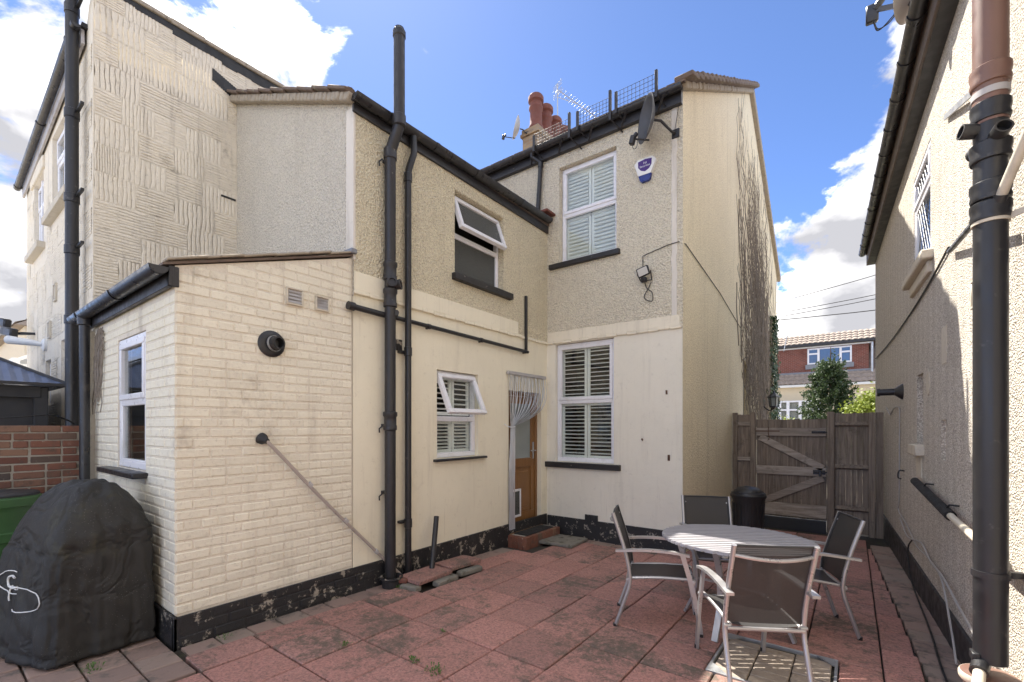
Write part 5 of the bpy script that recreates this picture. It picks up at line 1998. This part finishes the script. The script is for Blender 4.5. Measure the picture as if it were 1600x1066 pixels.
# round slatted table
TC = (-.78, 4.14)
tb = thing('garden_table', None, 'round silver slatted garden table, half in sunlight', 'table', M=stand(*TC))
Mt = stand(TC[0], TC[1], R(36))
RT, zt = .585, .735
sw_, gp = .042, .0185
nsl = int(2 * RT / (sw_ + gp))
y0 = -(nsl * (sw_ + gp) - gp) / 2
for i in range(nsl):
    a, b = y0 + i * (sw_ + gp), y0 + i * (sw_ + gp) + sw_
    xa = math.sqrt(max(.0004, RT * RT - a * a))
    xb = math.sqrt(max(.0004, RT * RT - b * b))
    xm = math.sqrt(max(.0004, RT * RT - ((a + b) / 2) ** 2))
    ch_ = .004
    poly = [(-xa, a), (xa, a), (xm + .001, (a + b) / 2), (xb, b), (-xb, b), (-xm - .001, (a + b) / 2)]
    m = MB().prism([(x, y, zt - .024) for x, y in poly], (0, 0, .019))
    poly2 = [(x * .994, max(a + ch_, min(b - ch_, y))) for x, y in poly]
    m.prism([(x, y, zt - .0052) for x, y in poly2], (0, 0, .0052))
    m.build('slat', M_['slatt'], tb, M=Mt, smooth=False)
m = MB()
for s in (-1, 1):
    m.box(s * .30 - .02, s * .30 + .02, -.48, .48, zt - .05, zt - .025, .004)
m.box(-.3, .3, -.02, .02, zt - .052, zt - .027, .004)
m.build('underframe', M_['alu'], tb, M=Mt)
for k in range(4):
    a = R(45 + 90 * k)
    c, s = math.cos(a), math.sin(a)
    m = MB()
    pp = smooth_path([(.42 * c, .42 * s, zt - .05), (.34 * c, .34 * s, .5), (.33 * c, .33 * s, .25), (.43 * c, .43 * s, .01)], 5)
    for p, q in zip(pp, pp[1:]):
        m.bar(p, q + (q - p) * .06, .045, .022, up=(c, s, 0))
    m.build('leg', M_['alu'], tb, M=Mt)
m = MB()
for k in range(2):
    a = R(45 + 90 * k)
    c, s = math.cos(a), math.sin(a)
    m.box(-.35, .35, -.015, .015, .30 + .02 * k, .318 + .02 * k, .003)
    m.xf(len(m.v) - 24, Matrix.Rotation(a, 4, 'Z'))
m.build('stretcher', M_['alu'], tb, M=Mt)


# stacking chairs: local y points the way the sitter faces
def make_chair(Mx, lab):
    t = thing('garden_chair', None, lab, 'chair', 'silver framed chairs round the table', M=Mx)
    W2 = .236
    for s in (-1, 1):
        x = s * W2
        rp = smooth_path([(x, -.345, .0), (x, -.285, .18), (x, -.235, .34), (x, -.235, .46), (x, -.275, .64), (x, -.37, .93)], 5)
        m = MB().tube(rp, .0155, 10)
        m.build('rear_leg', M_['alu'], t, M=Mx)
        fp = smooth_path([(x, .315, 0), (x, .285, .2), (x, .235, .42), (x, .175, .625)], 5)
        m = MB()
        for p, q in zip(fp, fp[1:]):
            m.bar(p, q + (q - p) * .05, .036, .020, up=(1, 0, 0))
        m.build('front_leg', M_['alu'], t, M=Mx)
        ap = smooth_path([(s * (W2 + .012), -.345, .625), (s * (W2 + .012), -.10, .648), (s * (W2 + .012), .10, .645), (s * (W2 + .012), .225, .628)], 6)
        m = MB()
        for p, q in zip(ap, ap[1:]):
            m.bar(p, q + (q - p) * .04, .048, .018)
        m.build('armrest', M_['alu'], t, M=Mx)
        sp = smooth_path([(s * .21, -.245, .40), (s * .21, 0, .425), (s * .21, .235, .43), (s * .21, .275, .415)], 5)
        MB().tube(sp, .0125, 8).build('seat_rail', M_['alu'], t, M=Mx)
        m = MB()
        for p in ((s * .218, -.245, .40), (s * .218, .255, .425)):
            m.cyl((p[0] - s * .01, p[1], p[2]), (p[0] + s * .03, p[1], p[2]), .011, 8)
        m.build('fixing', M_['galv'], t, M=Mx)
    MB().cyl((-.23, -.25, .385), (.23, -.25, .385), .0135, 8).build('crossbar', M_['alu'], t, M=Mx)
    MB().cyl((-.225, .262, .405), (.225, .262, .405), .0125, 8).build('crossbar', M_['alu'], t, M=Mx)
    m = MB().tube(smooth_path([(-W2, -.345, .865), (-.12, -.385, .853), (0, -.40, .848), (.12, -.385, .853), (W2, -.345, .865)], 5), .0125, 8)
    m.build('back_rail', M_['alu'], t, M=Mx)

    def cloth(rows, wd, sag, nm):
        m = MB()
        n = 10
        for (y, z, nx_, nz) in rows:
            for i in range(n + 1):
                u = -1 + 2 * i / n
                f = sag * (1 - u * u)
                m.v.append((u * wd, y + nx_ * f, z + nz * f))
        for r_ in range(len(rows) - 1):
            for i in range(n):
                a = r_ * (n + 1) + i
                m.f.append((a, a + 1, a + n + 2, a + n + 1))
        return m.build(nm, M_['mesh'], t, M=Mx, angle=80)
    cloth([(-.235, .408, 0, -1), (-.1, .42, 0, -1), (.05, .432, 0, -1), (.2, .436, 0, -1), (.262, .425, 0, -1), (.28, .40, 0, -.6)], .207, .018, 'seat')
    cloth([(-.232, .42, -1, 0), (-.235, .50, -1, 0), (-.26, .60, -1, 0), (-.295, .72, -1, 0), (-.335, .84, -1, 0), (-.365, .925, -1, 0)], .224, .012, 'backrest')
    m = MB()
    for s in (-1, 1):
        m.tube([(s * .221, -.228, .43), (s * .221, -.232, .50), (s * .221, -.257, .60), (s * .221, -.292, .72), (s * .221, -.36, .925)], .008, 6)
    m.tube([(-.224, -.363, .925), (0, -.374, .925), (.224, -.363, .925)], .008, 6)
    m.build('back_hem', M_['dgrey'], t, M=Mx)
    for s in (-1, 1):
        for yy, zz in ((-.345, 0), (.315, 0)):
            MB().cyl((s * W2, yy, 0), (s * W2, yy, .025), .018, 8).build('foot_cap', M_['black'], t, M=Mx)
    return t


def chair_M(x, y, face):
    """face: compass angle from +X the sitter looks along"""
    return stand(x, y, R(face - 90))


c1 = make_chair(chair_M(-1.33, 3.86, 20), 'silver chair with dark mesh seat at the left of the table, seen from its side')
copy_thing(c1, chair_M(-.565, 3.40, 122), 'nearest silver chair with mesh back towards the viewer')
copy_thing(c1, chair_M(-.36, 4.58, 200), 'silver chair with dark mesh back at the right of the table')
copy_thing(c1, chair_M(-1.12, 4.86, -64), 'silver chair on the far side of the table, only its back showing')

# manhole tray with block infill
mh = thing('manhole_cover', (-.44, 3.6, gz(3.6)), 'recessed manhole cover with tan blocks and metal rim under the near chair', 'manhole cover')
a, b, c, d = hole
Mh = stand((a + b) / 2, (c + d) / 2)
w2, l2 = (b - a) / 2, (d - c) / 2
m = MB()
for (x0, x1, y0_, y1_) in ((-w2, w2, -l2, -l2 + .022), (-w2, w2, l2 - .022, l2), (-w2, -w2 + .022, -l2 + .022, l2 - .022), (w2 - .022, w2, -l2 + .022, l2 - .022)):
    m.box(x0 + .002, x1 - .002, y0_ + .002, y1_ - .002, -.05, .006, .002)
for sx in (-1, 1):
    for sy in (-1, 1):
        m.prism([(sx * (w2 - .02), sy * (l2 - .02), .001), (sx * (w2 - .13), sy * (l2 - .02), .001), (sx * (w2 - .02), sy * (l2 - .13), .001)], (0, 0, .006))
m.build('rim', M_['galv'], mh, M=Mh, smooth=False)
MB().box(-w2 + .02, w2 - .02, -l2 + .02, l2 - .02, -.05, -.022).build('tray', M_['soil'], mh, M=Mh)
for i in range(3):
    for j in range(6):
        x0, y0_ = -w2 + .03 + i * .22, -l2 + .03 + j * .105
        if x0 + .2 > w2 - .02 or y0_ + .1 > l2 - .02:
            continue
        MB().box(x0, x0 + .212, y0_, y0_ + .098, -.04, random.uniform(-.006, .0), .006).build('block', M_['tan'], mh, M=Mh)
# door step, mat and the loose grey slab
ds = thing('door_step', (-3.78, 5.62, gz(5.6)), 'low brick step in front of the back door', 'step')
gs = gz(5.6)
MB().box(XA + .02, -3.64, 5.17, 6.08, gs - .05, .035).build('mortar', M_['mortar'], ds)
for i in range(9):
    MB().box(-3.70, -3.625, 5.16 + .102 * i, 5.255 + .102 * i, gs - .04, .055, .007).build('brick', M_['brick'], ds)
for i in range(3):
    MB().box(XA + .025 + .088 * i, XA + .108 + .088 * i, 5.145, 5.22, gs - .04, .054, .007).build('brick', M_['brick'], ds)
MB().box(XA + .03, -3.71, 5.225, 6.07, .035, .052, .004).build('cement_top', M_['conc'], ds)
MB().box(-3.92, -3.68, 5.27, 5.97, .0535, .068, .004).build('door_mat', M_['mat'], label='black rubber mat on the door step', category='door mat')
MB().box(-.32, .32, -.28, .28, .0, .045, .008).build('loose_slab', M_['kerb'], M=stand(-3.45, 5.78, R(4)), label='loose grey concrete slab lying beside the door step', category='slab')
# propped slabs and gully near the soil stack
for (x, y, w, l, rz, tilt, dz, lb) in ((-3.64, 3.33, .30, .50, 3, .03, .045, 'worn red slab propped beside the soil stack gully'), (-3.68, 3.86, .30, .48, -2, -.02, .05, 'second red slab propped under the leaning pipe')):
    MB().box(-w / 2, w / 2, -l / 2, l / 2, 0, .045, .007).build('propped_slab', M_['slab'], M=stand(x, y, R(rz), dz) @ Matrix.Rotation(tilt, 4, 'Y'), label=lb, category='slab')
for (x, y, w, l, rz, lb) in ((-3.58, 3.06, .21, .10, 12, 'grey brick laid flat at the end of the propped slabs'), (-3.47, 3.45, .10, .32, 4, 'long grey kerb stone in front of the propped slabs'), (-3.50, 3.86, .09, .34, -5, 'broken kerb stone under the second propped slab')):
    MB().box(-w / 2, w / 2, -l / 2, l / 2, 0, .06, .012).build('loose_stone', M_['kerb'], M=stand(x, y, R(rz), -.02), label=lb, category='stone')
t_ = thing('drain_gully', (-3.84, 3.04, -.05), 'small black drain gully at the foot of the soil stack', 'drain')
MB().lathe([(.09, -.04), (.10, .06), (.115, .075), (.115, .095), (.10, .095), (.085, .02), (.001, .01)], 20, T((-3.80, 3.0, -.03))).build('bowl', M_['plinth'], t_)
MB().box(-.05, .05, -.035, .035, 0, .05, .012).build('brick_piece', M_['clay'], t_, M=T((-3.69, 3.06, .0)) @ Matrix.Rotation(.5, 4, 'Z'))


# weeds in the joints
def weed(x, y, r, lab, n=26):
    m = MB()
    for i in range(n):
        a = random.uniform(0, 6.28)
        d = random.uniform(.0, r)
        c = Vector((x + d * math.cos(a), y + d * math.sin(a) * .6, gz(y) + .002))
        L, w = random.uniform(.012, .03), random.uniform(.003, .007)
        h = random.uniform(.008, .03)
        e = Vector((math.cos(a), math.sin(a), 0))
        sd = Vector((-e.y, e.x, 0)) * w
        m.quad(c, c + e * L * .5 + sd + Vector((0, 0, h)), c + e * L + Vector((0, 0, h * .7)), c + e * L * .5 - sd + Vector((0, 0, h)))
    m.build('weed', M_['weed'], label=lab, category='weed', smooth=False)


weed(-3.0, 1.95, .05, 'small weed in a slab joint near the lean-to')
weed(-2.42, 2.1, .045, 'small weed in the slab joint at bottom centre')
weed(-2.22, 2.1, .09, 'larger green weed in the slab joint at bottom centre', 44)
weed(-3.98, .74, .08, 'green weed in front of the covered barbecue', 40)
weed(-3.70, 3.0, .06, 'weed growing by the drain gully', 30)
weed(-3.82, 1.45, .06, 'tiny weed at the foot of the painted brick wall', 22)
weed(-2.6, 2.55, .02, 'tiny weed at a slab corner in the middle of the patio', 12)

# ================================================================== BEYOND THE GATE
# creeper on the gable
cp = thing('wall_creeper', (XG, 13, 0), 'leafless creeper stems covering the far part of the gable wall', 'creeper')
m = MB()
for i in range(210):
    y = random.gauss(12.6, .9)
    z = random.uniform(1.2, 3.2)
    top = random.uniform(3.8, 8.3) if random.random() < .8 else random.uniform(2.5, 4.5)
    lean_ = random.gauss(-.20, .12)
    pts = []
    x = XG + .03
    ph = random.uniform(0, 9)
    while z < top:
        roof_z = 8.7 - abs(y - 11.1) * .62
        if z > roof_z or y < 9.5 or y > 15.9:
            break
        pts.append((x + .07 * random.random(), y, z))
        z += random.uniform(.12, .22)
        y += lean_ * .2 + .035 * math.sin(z * 2.2 + ph) + random.gauss(0, .02)
    if len(pts) > 3:
        r0 = random.uniform(.004, .010)
        m.tube(pts, [r0 * (1 - .7 * k / len(pts)) for k in range(len(pts))], 4, False)
        for b in range(random.randint(1, 4)):
            k = random.randint(1, len(pts) - 2)
            q = Vector(pts[k])
            bp = [q]
            dy = random.choice((-1, 1)) * random.uniform(.03, .09)
            for s in range(random.randint(3, 7)):
                q = q + Vector((0, dy * random.uniform(.3, 1), random.uniform(.08, .16)))
                bp.append(q)
            m.tube(bp, .004, 3, False)
for y0, z0, n in ((9.75, 2.9, 17), (10.0, 4.4, 9), (9.45, 3.2, 7), (10.25, 3.3, 14)):
    y, z, pts = y0 + .4, z0, []
    for k in range(n):
        pts.append((XG + .03, y, z))
        z += .2
        y += random.gauss(-.02, .035)
    m.tube(pts, .008, 4, False)
for i in range(7):                 # thick trunks
    y = random.gauss(13.0, .35)
    pts = [(XG + .06, y + .05 * math.sin(k + i), -.3 + .35 * k) for k in range(random.randint(11, 16))]
    m.tube(pts, [.035 * (1 - .04 * k) for k in range(len(pts))], 6, False)
m.build('stems', M_['twig'], cp)


def leaves(m, c, n_, s, tilt=1.):
    nv = Vector(n_).normalized()
    a = nv.cross(Vector((random.random() - .5, random.random() - .5, random.random() - .5))).normalized()
    b = nv.cross(a)
    c = Vector(c)
    m.quad(c - a * s, c + b * s * .55, c + a * s, c - b * s * .55)


iv = MB()
for i in range(2600):
    z = random.uniform(-.2, 4.6)
    wd = .30 + .28 * noise.noise((z * 1.3, 2, 0)) + (.35 if z < 2.6 else .0) - .05 * max(0, z - 3)
    y = 14.25 + random.gauss(0, max(.08, wd)) * .8
    leaves(iv, (XG + .05 + random.uniform(0, .14), y, z), (1, random.uniform(-.8, .6), random.uniform(-.2, .9)), random.uniform(.035, .065))
ivo = thing('ivy', (XG, 14.2, -.3), 'dark green ivy climbing the far end of the gable wall', 'ivy')
iv.build('foliage', M_['ivy'], ivo, smooth=False)
MB().tube([(XG + .04, 14.25, -.3), (XG + .04, 14.3, 1.5), (XG + .04, 14.2, 4.2)], [.03, .025, .01], 6).build('stem', M_['bark'], ivo)

# conifer and golden shrub in the front garden
cf_ = thing('conifer_tree', (-.66, 18.5, -.3), 'dark green conifer with upright tips beyond the gate', 'tree')
cx, cy = -.62, 18.5
MB().tube([(cx, cy, -.3), (cx, cy, 1.5), (cx + .03, cy, 4.25)], [.08, .06, .012], 8).build('trunk', M_['bark'], cf_)
m = MB()
for i in range(210):
    z = .4 + 3.2 * (i / 210) ** .9
    R_ = 1.22 * (1 - (z - .3) / 4.05) ** .75 + .06
    a = i * 2.399 + random.uniform(-.3, .3)
    R_ *= random.uniform(.65, 1.12)
    tip = Vector((cx + R_ * math.cos(a), cy + R_ * math.sin(a), z + .10 + R_ * random.uniform(.05, .32)))
    st_ = Vector((cx, cy, z - .15))
    for k in range(70):
        t = random.uniform(.2, 1) ** .7
        c = st_.lerp(tip, t) + Vector((random.gauss(0, .05), random.gauss(0, .05), random.gauss(0, .045) + .05 * t))
        leaves(m, c, (random.gauss(0, 1), random.gauss(0, 1), random.gauss(.6, .8)), random.uniform(.03, .062))
for j in range(5):
    tip = Vector((cx + random.uniform(-.3, .3), cy, 4.0 + random.uniform(-.25, .25)))
    for k in range(18):
        leaves(m, tip + Vector((random.gauss(0, .03), 0, -.45 * k / 18)), (random.gauss(0, 1), random.gauss(0, 1), .3), .04)
m.build('crown', M_['fir'], cf_, smooth=False)
gs_ = thing('golden_shrub', (.55, 17, -.3), 'bright yellow-green shrub beyond the gate beside the conifer', 'shrub')
m = MB()
for i in range(120):
    a, b_ = random.uniform(0, 6.28), random.uniform(-.1, 1.5)
    rr = random.uniform(.75, 1.05)
    c0 = Vector((.62 + 1.12 * rr * math.cos(a) * math.cos(b_), 17.2 + .8 * rr * math.sin(a) * math.cos(b_), .9 + 2.05 * rr * math.sin(b_) * (.85 + .3 * noise.noise((a, b_, 3)))))
    for k in range(60):
        c = c0 + Vector((random.gauss(0, .11), random.gauss(0, .11), random.gauss(0, .11)))
        leaves(m, c, (random.gauss(0, .8), random.gauss(-.5, .8), random.gauss(.7, .7)), random.uniform(.035, .06))
m.build('foliage', M_['gold'], gs_, smooth=False)
m = MB()
for k in range(6):
    a = k * 1.05
    m.tube([(.62, 17.2, -.3), (.62 + .25 * math.cos(a), 17.2 + .25 * math.sin(a), .9), (.62 + .6 * math.cos(a), 17.2 + .5 * math.sin(a), 2.1)], [.04, .03, .01], 6)
m.build('branches', M_['bark'], gs_)

# house across the street
FY = 34.0
fr_ = thing('street_house', (-1.5, FY, -.3), 'house across the street with red brick dormer and white bay window', 'house')
MB().box(-9, 7.5, FY, FY + 8, -.3, 4.2).build('wall', M_['garden'], fr_, smooth=False)
MB().box(-8.5, .75, FY + .2, FY + 7, 4.9, 6.75).build('dormer_wall', M_['farbrick'], fr_, smooth=False)


def tiled(x0, x1, y0, z0, y1, z1, rows_, per):
    """courses of rolled tiles on a slope"""
    m = MB()
    n = int((x1 - x0) / per) * 4
    for r_ in range(rows_):
        ya0, za0 = y0 + (y1 - y0) * r_ / rows_, z0 + (z1 - z0) * r_ / rows_
        yb0, zb0 = y0 + (y1 - y0) * (r_ + 1) / rows_, z0 + (z1 - z0) * (r_ + 1) / rows_
        base = len(m.v)
        for i in range(n + 1):
            x = x0 + (x1 - x0) * i / n
            h = .05 * abs(math.sin(math.pi * i / 4))
            m.v += [(x, ya0 - .02, za0 + h + .0), (x, ya0 - .02, za0 + h + .05), (x, yb0, zb0 + h)]
        for i in range(n):
            a_ = base + i * 3
            m.f += [(a_, a_ + 3, a_ + 4, a_ + 1), (a_ + 1, a_ + 4, a_ + 5, a_ + 2)]
    return m


tiled(-8.8, 1.1, FY - .1, 6.78, FY + 1.6, 7.62, 4, .28).build('dormer_roof', M_['tile_far'], fr_, smooth=False)
tiled(-9.2, 7.7, FY - .45, 4.25, FY + .22, 5.0, 3, .28).build('lower_roof', M_['tile_far'], fr_, smooth=False)
MB().prism([(-8.8, FY - .1, 6.72), (-8.8, FY + 1.6, 7.56), (-8.8, FY + 7, 6.72)], (9.9, 0, 0)).build('roof_core', M_['tile'], fr_, smooth=False)
MB().prism([(-9.2, FY + .2, 4.95), (-9.2, FY + 4.5, 7.2), (-9.2, FY + 8.3, 4.2), (-9.2, FY + .2, 4.2)], (16.9, 0, 0)).build('roof_core', M_['tile'], fr_, smooth=False)
MB().box(-8.8, 1.1, FY - .14, FY + .2, 6.66, 6.80).build('fascia_board', M_['dgrey'], fr_)
MB().box(-8.8, .95, FY + .14, FY + .22, 6.56, 6.64).build('white_trim', M_['white'], fr_)
MB().box(-8.8, .95, FY + .12, FY + .25, 4.95, 5.06).build('lead_apron', M_['lead'], fr_)
MB().box(-9.1, 7.6, FY - .42, FY + .02, 4.10, 4.24).build('gutter', M_['white'], fr_)
MB().cyl((.90, FY + .08, 4.3), (.90, FY + .08, 6.6), .06, 8).build('downpipe', M_['galv'], fr_)
PF = lambda u, v, w: (u, FY + .2 + w, v)
fw = bars(MB(), PF, -2.3, -.05, 5.52, 6.52, .09, -.05, .05, .01)
for u in (-1.72, -.60):
    bx(fw, PF, u - .06, u + .06, 5.6, 6.45, -.049, .049)
for u0, u1 in ((-2.25, -1.75), (-.57, -.1)):
    bx(fw, PF, u0, u1, 6.12, 6.22, -.045, .045)
fwo = fw.build('window', M_['upvc'], fr_)
for u0, u1, v0, v1 in ((-2.2, -1.79, 5.61, 6.11), (-2.2, -1.79, 6.23, 6.43), (-1.65, -.67, 5.61, 6.43), (-.53, -.15, 5.61, 6.11), (-.53, -.15, 6.23, 6.43)):
    m = MB()
    bx(m, PF, u0, u1, v0, v1, -.012, .01)
    m.build('pane', M_['skyglass'], fwo)
MB().box(-2.4, .05, FY + .1, FY + .2, 5.22, 5.5).build('window_apron', M_['lead'], fr_)
PW = lambda u, v, w: (u, FY - .35 + w, v)
fb = bars(MB(), PW, -4.4, -1.6, 1.0, 3.25, .1, -.05, .05)
for u in (-3.75, -3.3, -2.65, -2.2):
    bx(fb, PW, u - .08, u + .08, 1.1, 3.2, -.048, .048)
bx(fb, PW, -4.3, -1.7, 2.62, 2.72, -.044, .044)
bx(fb, PW, -4.4, -4.3, 1.0, 3.25, .05, .4)
fbo = fb.build('bay_window', M_['upvc'], fr_)
for i, (u0, u1) in enumerate(((-4.3, -3.83), (-3.67, -3.38), (-3.22, -2.73), (-2.57, -2.28), (-2.12, -1.7))):
    for v0, v1 in ((1.1, 2.62), (2.72, 3.15)):
        m = MB()
        bx(m, PW, u0, u1, v0, v1, .0, .01)
        m.build('pane', M_['glass'], fbo)
    m = MB()
    for k in range(8):
        w_ = (u1 - u0) / 8
        bx(m, PW, u0 + w_ * k, u0 + w_ * (k + .55), 1.1, 3.15, .10, .12)
    m.build('curtain', M_['curtain'], fbo)
m = MB()
bx(m, PW, -4.3, -1.7, 1.05, 3.2, .30, .34)
m.build('room_lining', M_['dark'], fbo)
m = MB()
for i in range(1100):
    c = Vector((-2.45 + random.gauss(0, .42), 27.0 + random.gauss(0, .2), 1.55 + random.gauss(0, .20)))
    leaves(m, c, (random.gauss(0, 1), random.gauss(-.4, 1), random.gauss(.5, 1)), .07)
m.box(-3.2, -1.7, 26.8, 27.2, -.3, 1.35)
m.build('front_hedge', M_['gold'], label='low variegated hedge below the white bay window', category='hedge', smooth=False)

# overhead wires
for (za, zb_, lb) in ((7.55, 8.1, 'highest overhead wire, the one rising most steeply'), (7.02, 7.26, 'second overhead wire from the top'), (6.84, 7.08, 'third overhead wire from the top'), (6.68, 6.60, 'lowest and thickest overhead wire')):
    pts = []
    for k in range(13):
        x = -12 + 24 * k / 12
        t = (x + 2.75) / 3.5
        pts.append((x, 25, za + (zb_ - za) * t + .004 * (x + 1) ** 2))
    MB().tube(pts, .016 if zb_ > 6.9 else .02, 5).build('overhead_wire', M_['bcable'], label=lb, category='wire', group='overhead wires across the street')
m = MB().cyl((-3.15, 30, 5.9), (-2.95, 30, 7.0), .02, 5)
m.cyl((-3.2, 30, 6.6), (-2.8, 30, 6.8), .015, 5)
m.build('roof_aerial', M_['galv'], label='tiny aerial above the roof across the street', category='aerial')
